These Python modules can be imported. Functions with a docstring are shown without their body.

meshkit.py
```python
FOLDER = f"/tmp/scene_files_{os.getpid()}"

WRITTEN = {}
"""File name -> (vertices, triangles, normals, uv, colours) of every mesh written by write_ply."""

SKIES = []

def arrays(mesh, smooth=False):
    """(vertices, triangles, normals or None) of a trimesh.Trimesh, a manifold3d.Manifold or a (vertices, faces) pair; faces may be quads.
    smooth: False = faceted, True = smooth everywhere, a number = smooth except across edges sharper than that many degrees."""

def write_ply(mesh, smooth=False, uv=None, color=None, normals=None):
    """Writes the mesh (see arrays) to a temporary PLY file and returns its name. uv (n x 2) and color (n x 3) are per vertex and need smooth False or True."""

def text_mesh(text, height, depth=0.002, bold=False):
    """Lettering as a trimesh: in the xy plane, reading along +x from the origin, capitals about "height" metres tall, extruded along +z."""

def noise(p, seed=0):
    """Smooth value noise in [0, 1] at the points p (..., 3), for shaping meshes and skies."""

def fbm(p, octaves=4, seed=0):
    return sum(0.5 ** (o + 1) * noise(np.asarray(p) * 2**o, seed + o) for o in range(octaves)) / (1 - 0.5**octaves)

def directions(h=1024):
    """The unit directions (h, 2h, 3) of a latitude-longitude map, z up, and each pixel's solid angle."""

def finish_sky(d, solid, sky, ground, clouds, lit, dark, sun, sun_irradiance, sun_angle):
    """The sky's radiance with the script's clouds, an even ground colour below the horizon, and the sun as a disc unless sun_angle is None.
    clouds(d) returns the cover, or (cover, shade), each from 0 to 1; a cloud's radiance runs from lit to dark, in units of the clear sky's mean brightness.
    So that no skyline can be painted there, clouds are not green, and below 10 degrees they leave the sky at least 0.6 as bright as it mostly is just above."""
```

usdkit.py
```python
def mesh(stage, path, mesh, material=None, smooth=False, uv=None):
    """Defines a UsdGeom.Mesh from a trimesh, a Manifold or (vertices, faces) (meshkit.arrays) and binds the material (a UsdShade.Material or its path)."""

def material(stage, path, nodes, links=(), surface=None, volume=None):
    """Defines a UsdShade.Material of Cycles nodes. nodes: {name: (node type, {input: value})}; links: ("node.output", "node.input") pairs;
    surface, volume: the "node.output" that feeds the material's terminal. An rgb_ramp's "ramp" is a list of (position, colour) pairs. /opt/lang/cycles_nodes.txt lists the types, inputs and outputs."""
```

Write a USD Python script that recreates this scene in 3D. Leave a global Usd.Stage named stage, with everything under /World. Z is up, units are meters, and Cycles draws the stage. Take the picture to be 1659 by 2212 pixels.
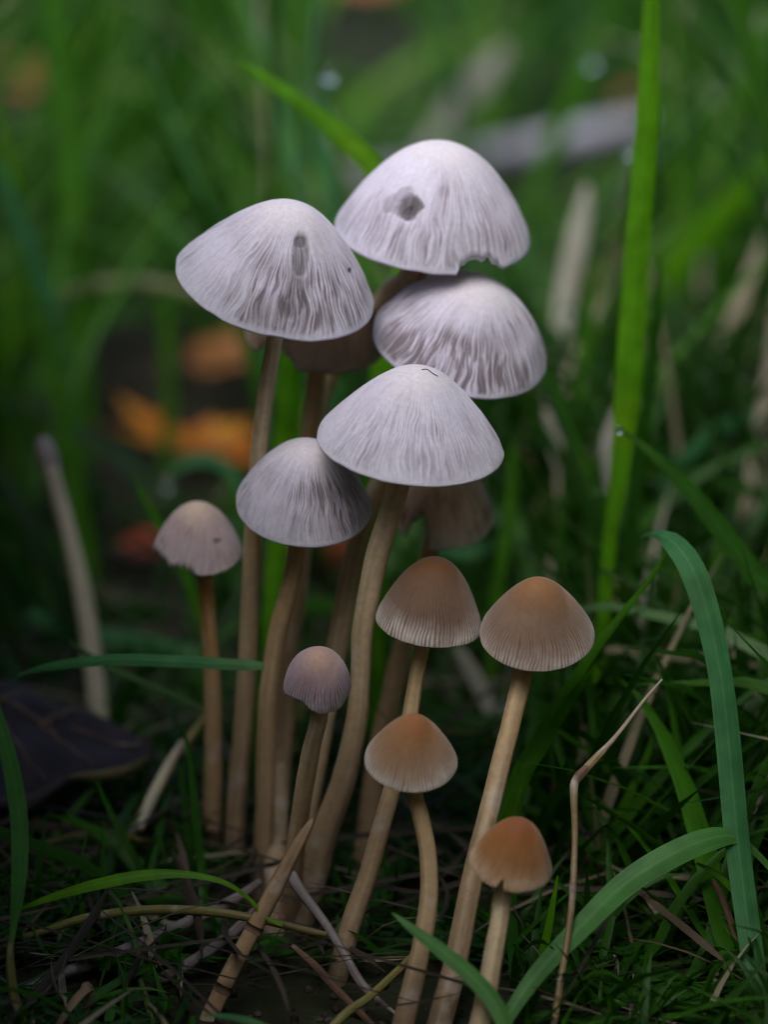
import math
import numpy as np
import usdkit, meshkit
from pxr import Usd, UsdGeom, UsdLux, UsdShade, Sdf, Gf, Vt

stage = Usd.Stage.CreateInMemory()
UsdGeom.SetStageUpAxis(stage, "Z")
UsdGeom.SetStageMetersPerUnit(stage, 1.0)
UsdGeom.Xform.Define(stage, "/World")
UsdGeom.Scope.Define(stage, "/World/Looks")

# ------------------------------------------------------------------ camera
PITCH = math.radians(15.0)
CAM = np.array([0.0, 0.0, 0.181])
FOCUS = 0.447
EXPOSURE = 1.05
cam = UsdGeom.Camera.Define(stage, "/World/camera")
cam.CreateHorizontalApertureAttr(13.0)
cam.CreateVerticalApertureAttr(13.0 * 1024 / 769)
cam.CreateFocalLengthAttr(53.2)
cam.CreateFStopAttr(4.9)
cam.CreateFocusDistanceAttr(FOCUS)
cam.CreateClippingRangeAttr(Gf.Vec2f(0.02, 1000.0))
cam.CreateExposureAttr(EXPOSURE)
cx = UsdGeom.Xformable(cam)
cx.AddTranslateOp().Set(Gf.Vec3d(*CAM))
cx.AddRotateXYZOp().Set(Gf.Vec3f(90 - 15.0, 0, 0))
FWD = np.array([0, math.cos(PITCH), -math.sin(PITCH)])
UPV = np.array([0, math.sin(PITCH), math.cos(PITCH)])
RGT = np.array([1.0, 0, 0])
TANW = 13.0 / 53.2            # picture width over distance
PX = TANW / 1659.0            # one unit of the layout drawing, per metre of distance

# ------------------------------------------------------------------ light
SUN_DIR = np.array([-0.28, -0.48, 0.83]); SUN_DIR /= np.linalg.norm(SUN_DIR)
SKY_STRENGTH, SUN_INTENSITY, SUN_ANGLE = 0.085, 0.38, 50.0
sky_mat = usdkit.material(stage, "/World/Looks/sky_air", {
    "s": ("sky_texture", {"sky_type": "single_scattering", "sun_disc": False,
                          "sun_elevation": float(math.asin(SUN_DIR[2])),
                          "sun_rotation": float(math.atan2(SUN_DIR[0], SUN_DIR[1])),
                          "air_density": 1.0, "aerosol_density": 2.5, "ozone_density": 1.0}),
    "b": ("background_shader", {"strength": SKY_STRENGTH})}, [("s.color", "b.color")], surface="b.background")
dome = UsdLux.DomeLight.Define(stage, "/World/sky")
UsdShade.MaterialBindingAPI.Apply(dome.GetPrim()).Bind(sky_mat)
dome.GetPrim().SetCustomDataByKey("kind", "structure")
sun = UsdLux.DistantLight.Define(stage, "/World/sun")
sun.CreateNormalizeAttr(True)
sun.CreateIntensityAttr(SUN_INTENSITY)
sun.CreateAngleAttr(SUN_ANGLE)
sun.CreateColorAttr(Gf.Vec3f(1.0, 0.99, 0.975))
sx = UsdGeom.Xformable(sun)
q = Gf.Rotation(Gf.Vec3d(0, 0, 1), Gf.Vec3d(*SUN_DIR.tolist()))
sx.AddTransformOp().Set(Gf.Matrix4d().SetRotate(q))

# ------------------------------------------------------------------ helpers
RNG = np.random.default_rng(7)
_used = {}


def numbered(parent, name):
    k = _used.get((parent, name), 0)
    _used[(parent, name)] = k + 1
    return f"{parent}/{name}" if k == 0 else f"{parent}/{name}_{k:03d}"


def tag(prim, label=None, cat=None, group=None, kind=None):
    for k, v in (("label", label), ("category", cat), ("group", group), ("kind", kind)):
        if v:
            prim.SetCustomDataByKey(k, v)
    return prim


def thing(name, loc, label, cat, group=None):
    x = UsdGeom.Xform.Define(stage, numbered("/World", name))
    x.AddTranslateOp().Set(Gf.Vec3d(*map(float, loc)))
    tag(x.GetPrim(), label, cat, group)
    return x.GetPrim()


def put(name, v, f, mat, parent=None, origin=None, smooth=True, **attrs):
    """One mesh prim under parent (or /World). attrs are per-vertex floats or colours."""
    base = "/World" if parent is None else str(parent.GetPath())
    v = np.asarray(v, float)
    if origin is not None:
        v = v - np.asarray(origin)
    m = usdkit.mesh(stage, numbered(base, name), (v, f), mat, smooth=smooth)
    for k, a in attrs.items():
        a = np.asarray(a, np.float32)
        assert len(a) == len(v), (name, k, len(a), len(v))
        UsdGeom.PrimvarsAPI(m).CreatePrimvar(k, Sdf.ValueTypeNames.FloatArray, "vertex").Set(Vt.FloatArray.FromNumpy(a))
    return m.GetPrim()


def P(px, py, d):
    """The point of the place seen at (px, py) of the 1659 x 2212 layout, d metres along the view axis."""
    return CAM + d * (FWD + RGT * (px - 829.5) * PX + UPV * (1106 - py) * PX)


def ground_d(py):
    return CAM[2] / (math.sin(PITCH) - (1106 - py) * PX * math.cos(PITCH))


def G(px, py):
    return P(px, py, ground_d(py))


def row_on_ground(d):
    """Layout row at which the ground lies d metres away."""
    return 1106 - (math.sin(PITCH) - CAM[2] / d) / math.cos(PITCH) / PX


def project(p):
    q = np.asarray(p) - CAM
    d = q @ FWD
    dd = np.where(np.abs(d) < 1e-6, 1e-6, d)
    return 829.5 + (q @ RGT) / dd / PX, 1106 - (q @ UPV) / dd / PX, d


def spline(pts, n):
    """Catmull-Rom through the rows of pts (any number of columns), n samples, near even in length."""
    pts = np.asarray(pts, float)
    if len(pts) == 2:
        t = np.linspace(0, 1, n)[:, None]
        return pts[:1] * (1 - t) + pts[1:] * t
    ext = np.vstack([2 * pts[0] - pts[1], pts, 2 * pts[-1] - pts[-2]])
    seg = np.linalg.norm(np.diff(pts[:, :3], axis=0), axis=1)
    s = np.concatenate([[0], np.cumsum(seg)])
    u = np.interp(np.linspace(0, s[-1], n), s, np.arange(len(pts)))
    i = np.minimum(u.astype(int), len(pts) - 2)
    t = (u - i)[:, None]
    a, b, c, d = ext[i], ext[i + 1], ext[i + 2], ext[i + 3]
    out = 0.5 * (2 * b + (c - a) * t + (2 * a - 5 * b + 4 * c - d) * t ** 2 + (3 * b - a - 3 * c + d) * t ** 3)
    return out


def grid_faces(nu, nv, wrap=False):
    """Quads of an nu x nv vertex grid (row major); wrap closes the second direction."""
    i, j = np.meshgrid(np.arange(nu - 1), np.arange(nv if wrap else nv - 1), indexing="ij")
    k = (j + 1) % nv
    q = np.stack([i * nv + j, i * nv + k, (i + 1) * nv + k, (i + 1) * nv + j], -1).reshape(-1, 4)
    return np.vstack([q[:, [0, 1, 2]], q[:, [0, 2, 3]]])


def tube(path, radii, sides=20, lump=0.0, seed=0):
    """Closed tapering tube; returns vertices, faces, along 0..1, fibre noise."""
    path, radii = np.asarray(path, float), np.asarray(radii, float)
    n = len(path)
    t = np.gradient(path, axis=0)
    t /= np.linalg.norm(t, axis=1, keepdims=True)
    a = np.cross(t, [0, 1, 0.2]); a /= np.linalg.norm(a, axis=1, keepdims=True)
    b = np.cross(t, a)
    th = np.arange(sides) * 2 * np.pi / sides
    s = np.concatenate([[0], np.cumsum(np.linalg.norm(np.diff(path, axis=0), axis=1))])
    TH, S = np.meshgrid(th, s)
    R = np.repeat(radii[:, None], sides, 1)
    fib = meshkit.fbm(np.stack([np.cos(TH) * 4.5, np.sin(TH) * 4.5, S * 60], -1), 3, seed)
    if lump:
        R = R * (1 + lump * (meshkit.fbm(np.stack([np.cos(TH) * 0.9, np.sin(TH) * 0.9, S * 160], -1), 3, seed + 5) - 0.5) + lump * 0.25 * (fib - 0.5))
    v = path[:, None] + R[..., None] * (np.cos(TH)[..., None] * a[:, None] + np.sin(TH)[..., None] * b[:, None])
    v = np.vstack([v.reshape(-1, 3), path[:1], path[-1:]])
    f = grid_faces(n, sides, True)
    j = np.arange(sides); k = (j + 1) % sides
    f = np.vstack([f[:, ::-1], np.stack([np.full(sides, n * sides), j, k], 1)[:, ::-1], np.stack([np.full(sides, n * sides + 1), (n - 1) * sides + k, (n - 1) * sides + j], 1)[:, ::-1]])
    al = np.concatenate([np.repeat(s / s[-1], sides), [0, 1]])
    fb = np.concatenate([fib.ravel(), [0.5, 0.5]])
    return v, f[:, ::-1], al, fb


def ribbon(pts, widths, twist=20.0, fold=0.25, n=44, seed=0, wob=0.0, cross=7):
    """A leaf blade along 3-D points; widths in metres as seen from the front; twist in degrees (number or list) turns it about its length."""
    pts = np.asarray(pts, float)
    tw = np.broadcast_to(np.asarray(twist, float), (len(pts),))
    c = spline(np.column_stack([pts, widths, tw]), n)
    p, w, tw = c[:, :3], np.maximum(c[:, 3], 0.00008), np.radians(c[:, 4])
    t = np.gradient(p, axis=0); t /= np.linalg.norm(t, axis=1, keepdims=True)
    view = p - CAM; view /= np.linalg.norm(view, axis=1, keepdims=True)
    side = np.cross(t, view); side /= np.linalg.norm(side, axis=1, keepdims=True) + 1e-9
    nor = np.cross(side, t)
    wd = np.cos(tw)[:, None] * side + np.sin(tw)[:, None] * nor
    nd = np.cross(wd, t)
    hw = 0.5 * w / np.maximum(np.cos(tw), 0.35)
    u = np.linspace(-1, 1, cross)
    s = np.concatenate([[0], np.cumsum(np.linalg.norm(np.diff(p, axis=0), axis=1))])
    ph = seed * 1.7
    edge = 1 + wob * np.sin(s * 420 + ph)[:, None] * np.sign(u)[None]
    rise = fold * (np.abs(u) ** 1.15)[None]
    v = p[:, None] + (hw[:, None] * u[None] * edge)[..., None] * wd[:, None] + (hw[:, None] * rise)[..., None] * nd[:, None]
    al = np.repeat(s / s[-1], cross)
    return v.reshape(-1, 3), grid_faces(n, cross), al, np.tile(u, n)


# ------------------------------------------------------------------ materials
def blade_material(name, base, tip, gloss=0.38, trans=0.35, spec=0.5):
    nodes = {
        "al": ("attribute", {"attribute": "along"}),
        "u": ("attribute", {"attribute": "across"}),
        "ramp": ("rgb_ramp", {"ramp": [(0, base), (0.75, base), (1, tip)]}),
        "um": ("math", {"math_type": "multiply", "value2": 9.0}),
        "co": ("combine_xyz", {"z": 0.0}),
        "alm": ("math", {"math_type": "multiply", "value2": 3.0}),
        "n1": ("noise_texture", {"scale": 1.6, "detail": 3.0}),
        "mr": ("map_range", {"from_min": 0.3, "from_max": 0.7, "to_min": 0.80, "to_max": 1.12}),
        "geo": ("geometry", {}),
        "n2": ("noise_texture", {"scale": 260.0, "detail": 2.0}),
        "mr2": ("map_range", {"from_min": 0.3, "from_max": 0.7, "to_min": 0.8, "to_max": 1.15}),
        "mul": ("math", {"math_type": "multiply"}),
        "sc": ("combine_color", {}),
        "col": ("mix", {"mix_type": "multiply", "fac": 1.0}),
        "ab": ("math", {"math_type": "absolute"}), "mid": ("map_range", {"from_min": 0.03, "from_max": 0.14, "to_min": 0.35, "to_max": 0.0, "clamp": True}), "mc": ("mix", {"mix_type": "mix", "color2": tuple(min(1.0, 1.5 * x + 0.03) for x in base)}),
        "n5": ("noise_texture", {"scale": 70.0, "detail": 4.0}), "mr5": ("map_range", {"from_min": 0.55, "from_max": 0.75, "to_min": 0.0, "to_max": 0.4, "clamp": True}), "yc": ("mix", {"mix_type": "mix", "color2": (base[0] * 1.9 + 0.02, base[1] * 1.15, base[2] * 0.8)}),
        "bump": ("bump", {"strength": 0.15, "distance": 0.0002}),
        "p": ("principled_bsdf", {"roughness": gloss, "specular_ior_level": spec}),
        "gm": ("mix", {"mix_type": "multiply", "fac": 1.0, "color2": (1.25, 1.3, 0.55)}),
        "t": ("translucent_bsdf", {}),
        "m": ("mix_closure", {"fac": trans}),
    }
    links = [("al.fac", "ramp.fac"), ("u.fac", "um.value1"), ("um.value", "co.x"), ("al.fac", "alm.value1"), ("alm.value", "co.y"),
             ("co.vector", "n1.vector"), ("n1.fac", "mr.value"), ("geo.position", "n2.vector"), ("n2.fac", "mr2.value"),
             ("mr.result", "mul.value1"), ("mr2.result", "mul.value2"), ("mul.value", "sc.r"), ("mul.value", "sc.g"), ("mul.value", "sc.b"),
             ("u.fac", "ab.value1"), ("ab.value", "mid.value"), ("mid.result", "mc.fac"), ("ramp.color", "mc.color1"), ("geo.position", "n5.vector"), ("n5.fac", "mr5.value"), ("mr5.result", "yc.fac"), ("mc.color", "yc.color1"), ("yc.color", "col.color1"), ("sc.color", "col.color2"), ("col.color", "p.base_color"), ("n1.fac", "bump.height"), ("bump.normal", "p.normal"),
             ("col.color", "gm.color1"), ("gm.color", "t.color"), ("p.BSDF", "m.closure1"), ("t.BSDF", "m.closure2")]
    return usdkit.material(stage, "/World/Looks/" + name, nodes, links, surface="m.closure")


B = {
    "bright": blade_material("blade_bright", (0.10, 0.29, 0.008), (0.13, 0.30, 0.015), trans=0.5, spec=0.15),
    "vivid": blade_material("blade_vivid", (0.15, 0.42, 0.015), (0.15, 0.36, 0.02), trans=0.55, spec=0.15),
    "mid": blade_material("blade_mid", (0.055, 0.18, 0.010), (0.09, 0.20, 0.015), trans=0.45, spec=0.2),
    "dark": blade_material("blade_dark", (0.024, 0.095, 0.008), (0.04, 0.12, 0.012), spec=0.2),
    "teal": blade_material("blade_sky_teal", (0.045, 0.175, 0.060), (0.08, 0.19, 0.08), gloss=0.62, trans=0.35, spec=0.18),  # bluish sky sheen of waxy blades put into the colour
    "olive": blade_material("blade_olive", (0.10, 0.12, 0.02), (0.14, 0.16, 0.03)),
    "leaf": blade_material("blade_leaf_green", (0.065, 0.21, 0.045), (0.09, 0.23, 0.05), gloss=0.5, trans=0.35, spec=0.3),
    "drystraw": blade_material("blade_dry", (0.22, 0.15, 0.085), (0.26, 0.18, 0.10), gloss=0.6, trans=0.2),
    "straw": blade_material("blade_straw", (0.52, 0.48, 0.42), (0.56, 0.52, 0.48), gloss=0.6, trans=0.35),
    "greystraw": blade_material("blade_grey_straw", (0.36, 0.34, 0.32), (0.40, 0.38, 0.37), gloss=0.6, trans=0.3),
}


def stem_material(name, top, mid, base, sss=0.12, rough=0.55):
    nodes = {
        "al": ("attribute", {"attribute": "along"}),
        "fb": ("attribute", {"attribute": "fibre"}),
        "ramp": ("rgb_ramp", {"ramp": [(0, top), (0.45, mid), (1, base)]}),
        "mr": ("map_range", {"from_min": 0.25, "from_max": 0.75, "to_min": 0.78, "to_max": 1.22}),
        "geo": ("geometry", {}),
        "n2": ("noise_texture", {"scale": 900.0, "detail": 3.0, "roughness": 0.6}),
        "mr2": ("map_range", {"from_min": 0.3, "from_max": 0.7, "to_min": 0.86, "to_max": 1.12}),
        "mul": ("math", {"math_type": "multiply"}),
        "sc": ("combine_color", {}),
        "col": ("mix", {"mix_type": "multiply", "fac": 1.0}),
        "n3": ("noise_texture", {"scale": 160.0, "detail": 4.0, "roughness": 0.65}),
        "mr3": ("map_range", {"from_min": 0.56, "from_max": 0.72, "to_min": 0.0, "to_max": 0.45, "clamp": True}),
        "bloom": ("mix", {"mix_type": "mix", "color2": (0.52, 0.47, 0.45)}),
        "bump": ("bump", {"strength": 0.6, "distance": 0.0002}),
        "p": ("principled_bsdf", {"roughness": rough, "specular_ior_level": 0.35, "subsurface_weight": sss, "subsurface_scale": 0.0012, "subsurface_radius": (1.0, 0.6, 0.35)}),
    }
    links = [("al.fac", "ramp.fac"), ("fb.fac", "mr.value"), ("geo.position", "n2.vector"), ("n2.fac", "mr2.value"), ("mr.result", "mul.value1"), ("mr2.result", "mul.value2"),
             ("mul.value", "sc.r"), ("mul.value", "sc.g"), ("mul.value", "sc.b"), ("ramp.color", "col.color1"), ("sc.color", "col.color2"),
             ("geo.position", "n3.vector"), ("n3.fac", "mr3.value"), ("mr3.result", "bloom.fac"), ("col.color", "bloom.color1"),
             ("bloom.color", "p.base_color"), ("fb.fac", "bump.height"), ("bump.normal", "p.normal")]
    return usdkit.material(stage, "/World/Looks/" + name, nodes, links, surface="p.BSDF")


STEM = {
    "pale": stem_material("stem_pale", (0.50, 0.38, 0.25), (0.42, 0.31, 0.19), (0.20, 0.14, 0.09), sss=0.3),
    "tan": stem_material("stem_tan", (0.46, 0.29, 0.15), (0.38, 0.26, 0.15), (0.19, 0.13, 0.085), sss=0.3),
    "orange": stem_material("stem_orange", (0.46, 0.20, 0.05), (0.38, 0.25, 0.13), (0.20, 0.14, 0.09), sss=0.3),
    "straw": stem_material("straw_skin", (0.36, 0.24, 0.14), (0.30, 0.195, 0.11), (0.25, 0.16, 0.09), sss=0.0, rough=0.5),
    "twig": stem_material("bent_twig_skin", (0.34, 0.28, 0.22), (0.20, 0.145, 0.07), (0.22, 0.16, 0.08), sss=0.0, rough=0.5),
    "greystraw": stem_material("grey_straw_skin", (0.20, 0.17, 0.17), (0.17, 0.14, 0.14), (0.14, 0.115, 0.11), sss=0.0, rough=0.55),
    "lavender": stem_material("lavender_twig_skin", (0.17, 0.16, 0.19), (0.24, 0.23, 0.28), (0.29, 0.28, 0.33), sss=0.0, rough=0.6),
    "brown": stem_material("brown_twig_skin", (0.14, 0.08, 0.05), (0.12, 0.07, 0.045), (0.09, 0.05, 0.035), sss=0.0, rough=0.7),
    "olive": stem_material("olive_stem_skin", (0.17, 0.155, 0.05), (0.15, 0.135, 0.04), (0.12, 0.09, 0.03), sss=0.0, rough=0.5),
    "pale_dead": stem_material("pale_dead_stem_skin", (0.27, 0.22, 0.18), (0.40, 0.36, 0.26), (0.42, 0.38, 0.28), sss=0.0, rough=0.6),
}


def cap_material(name, apex, upper, lower, rim, groove, sss=0.15):
    nodes = {
        "rad": ("attribute", {"attribute": "rad"}),
        "gr": ("attribute", {"attribute": "groove"}),
        "spot": ("attribute", {"attribute": "spot"}),
        "geo": ("geometry", {}),
        "n0": ("noise_texture", {"scale": 170.0, "detail": 4.0}),
        "mr0": ("map_range", {"from_min": 0.3, "from_max": 0.7, "to_min": -0.10, "to_max": 0.10}),
        "add": ("math", {"math_type": "add"}),
        "ramp": ("rgb_ramp", {"ramp": [(0, apex), (0.16, apex), (0.42, upper), (0.70, lower), (0.86, tuple(0.62 * l + 0.38 * r for l, r in zip(lower, rim))), (0.96, rim), (1.0, rim)]}),
        "n1": ("noise_texture", {"scale": 1500.0, "detail": 3.0, "roughness": 0.6}),
        "mr1": ("map_range", {"from_min": 0.3, "from_max": 0.7, "to_min": 0.9, "to_max": 1.08}),
        "sc": ("combine_color", {}),
        "col": ("mix", {"mix_type": "multiply", "fac": 1.0}),
        "gm": ("mix", {"mix_type": "mix", "color2": groove}),
        "sm": ("mix", {"mix_type": "mix", "color2": (0.060, 0.048, 0.050)}),
        "bump": ("bump", {"strength": 0.35, "distance": 0.00012}),
        "p": ("principled_bsdf", {"roughness": 0.72, "specular_ior_level": 0.25, "sheen_weight": 0.12, "sheen_roughness": 0.6, "subsurface_weight": sss, "subsurface_scale": 0.0012, "subsurface_radius": (1.0, 0.75, 0.6)}),
    }
    links = [("geo.position", "n0.vector"), ("n0.fac", "mr0.value"), ("rad.fac", "add.value1"), ("mr0.result", "add.value2"), ("add.value", "ramp.fac"),
             ("geo.position", "n1.vector"), ("n1.fac", "mr1.value"), ("mr1.result", "sc.r"), ("mr1.result", "sc.g"), ("mr1.result", "sc.b"),
             ("ramp.color", "col.color1"), ("sc.color", "col.color2"), ("col.color", "gm.color1"), ("gr.fac", "gm.fac"), ("gm.color", "sm.color1"), ("spot.fac", "sm.fac"),
             ("sm.color", "p.base_color"), ("n1.fac", "bump.height"), ("bump.normal", "p.normal")]
    return usdkit.material(stage, "/World/Looks/" + name, nodes, links, surface="p.BSDF")


CAP = {
    "white": cap_material("cap_white", (0.75, 0.67, 0.73), (0.74, 0.675, 0.81), (0.71, 0.645, 0.78), (0.71, 0.67, 0.79), (0.20, 0.155, 0.175)),
    "pinkish": cap_material("cap_pinkish", (0.68, 0.50, 0.38), (0.64, 0.48, 0.48), (0.62, 0.49, 0.52), (0.68, 0.56, 0.58), (0.28, 0.17, 0.16)),
    "mauve": cap_material("cap_mauve", (0.46, 0.29, 0.22), (0.42, 0.28, 0.29), (0.45, 0.33, 0.38), (0.56, 0.46, 0.53), (0.15, 0.085, 0.09)),
    "brown": cap_material("cap_brown", (0.18, 0.074, 0.026), (0.165, 0.085, 0.046), (0.20, 0.122, 0.080), (0.60, 0.52, 0.47), (0.12, 0.07, 0.05)),
    "fawn": cap_material("cap_fawn", (0.26, 0.118, 0.045), (0.23, 0.128, 0.070), (0.27, 0.172, 0.120), (0.55, 0.46, 0.41), (0.16, 0.10, 0.075)),
    "tan": cap_material("cap_tan", (0.28, 0.105, 0.032), (0.31, 0.155, 0.066), (0.36, 0.22, 0.125), (0.64, 0.56, 0.49), (0.22, 0.12, 0.07)),
    "orange": cap_material("cap_orange", (0.24, 0.075, 0.022), (0.29, 0.105, 0.022), (0.34, 0.160, 0.055), (0.60, 0.43, 0.28), (0.28, 0.10, 0.02)),
    "shadedark": cap_material("cap_shaded_brown", (0.26, 0.16, 0.10), (0.24, 0.145, 0.095), (0.22, 0.135, 0.085), (0.30, 0.20, 0.14), (0.05, 0.03, 0.018)),  # shadow of the cap in front put into this brown
    "raisedbrown": cap_material("cap_raised_brown", (0.78, 0.50, 0.34), (0.76, 0.50, 0.36), (0.74, 0.50, 0.37), (0.85, 0.70, 0.58), (0.20, 0.10, 0.065)),  # albedo raised in place of light passing through this shadowed cap
}
GILL = usdkit.material(stage, "/World/Looks/gill_skin", {
    "geo": ("geometry", {}), "n": ("noise_texture", {"scale": 500.0, "detail": 2.0}),
    "r": ("rgb_ramp", {"ramp": [(0.3, (0.09, 0.05, 0.035)), (0.7, (0.16, 0.095, 0.065))]}),
    "p": ("principled_bsdf", {"roughness": 0.8})}, [("geo.position", "n.vector"), ("n.fac", "r.fac"), ("r.color", "p.base_color")], surface="p.BSDF")


def leaf_material(name, stops, scale=70.0, trans=0.2, rough=0.5, spec=0.4):
    nodes = {"geo": ("geometry", {}), "n": ("noise_texture", {"scale": scale, "detail": 4.0, "roughness": 0.6}),
             "r": ("rgb_ramp", {"ramp": stops}),
             "n2": ("noise_texture", {"scale": scale * 9, "detail": 3.0}),
             "bump": ("bump", {"strength": 0.5, "distance": 0.0004}),
             "p": ("principled_bsdf", {"roughness": rough, "specular_ior_level": spec}), "t": ("translucent_bsdf", {}), "m": ("mix_closure", {"fac": trans})}
    links = [("geo.position", "n.vector"), ("geo.position", "n2.vector"), ("n.fac", "r.fac"), ("r.color", "p.base_color"), ("r.color", "t.color"), ("n2.fac", "bump.height"), ("bump.normal", "p.normal"),
             ("p.BSDF", "m.closure1"), ("t.BSDF", "m.closure2")]
    return usdkit.material(stage, "/World/Looks/" + name, nodes, links, surface="m.closure")


LEAF = {
    "dark": leaf_material("leaf_dark", [(0.35, (0.006, 0.004, 0.005)), (0.65, (0.022, 0.014, 0.019))], 160, 0.0, 0.6, 0.2),
    "orange": leaf_material("leaf_orange", [(0.36, (0.28, 0.035, 0.01)), (0.46, (0.56, 0.14, 0.010)), (0.57, (0.68, 0.31, 0.015))], 75, 0.3),
    "red": leaf_material("leaf_red", [(0.35, (0.45, 0.05, 0.012)), (0.6, (0.66, 0.15, 0.015))], 80, 0.3),
    "brown": leaf_material("leaf_brown", [(0.35, (0.17, 0.07, 0.025)), (0.6, (0.36, 0.15, 0.04))], 60, 0.2),
    "rust": leaf_material("leaf_rust", [(0.35, (0.36, 0.10, 0.03)), (0.6, (0.50, 0.19, 0.055))], 60, 0.25),
    "buff": leaf_material("leaf_buff", [(0.35, (0.28, 0.22, 0.11)), (0.6, (0.42, 0.36, 0.20))], 90, 0.1),
    "lilac": leaf_material("leaf_underside", [(0.35, (0.10, 0.08, 0.10)), (0.6, (0.16, 0.13, 0.16))], 90, 0.02),
}
WATER = usdkit.material(stage, "/World/Looks/water_drop", {"g": ("glass_bsdf", {"color": (1, 1, 1), "roughness": 0.0, "IOR": 1.33})}, [], surface="g.BSDF")
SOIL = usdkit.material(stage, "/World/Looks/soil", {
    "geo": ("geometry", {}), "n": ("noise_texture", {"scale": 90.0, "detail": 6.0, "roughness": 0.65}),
    "r": ("rgb_ramp", {"ramp": [(0.3, (0.008, 0.006, 0.005)), (0.55, (0.020, 0.014, 0.010)), (0.75, (0.036, 0.026, 0.017))]}),  # near-black stops put the shading under the grass into the soil colour
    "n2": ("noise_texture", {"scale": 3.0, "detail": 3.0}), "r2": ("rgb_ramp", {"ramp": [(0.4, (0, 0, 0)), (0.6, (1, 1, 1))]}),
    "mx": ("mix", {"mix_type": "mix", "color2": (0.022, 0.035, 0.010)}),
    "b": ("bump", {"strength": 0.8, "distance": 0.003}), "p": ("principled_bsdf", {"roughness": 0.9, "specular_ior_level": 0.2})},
    [("geo.position", "n.vector"), ("geo.position", "n2.vector"), ("n2.fac", "r2.fac"), ("n.fac", "r.fac"), ("r.color", "mx.color1"), ("r2.color", "mx.fac"), ("mx.color", "p.base_color"), ("n.fac", "b.height"), ("b.normal", "p.normal")], surface="p.BSDF")

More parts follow.
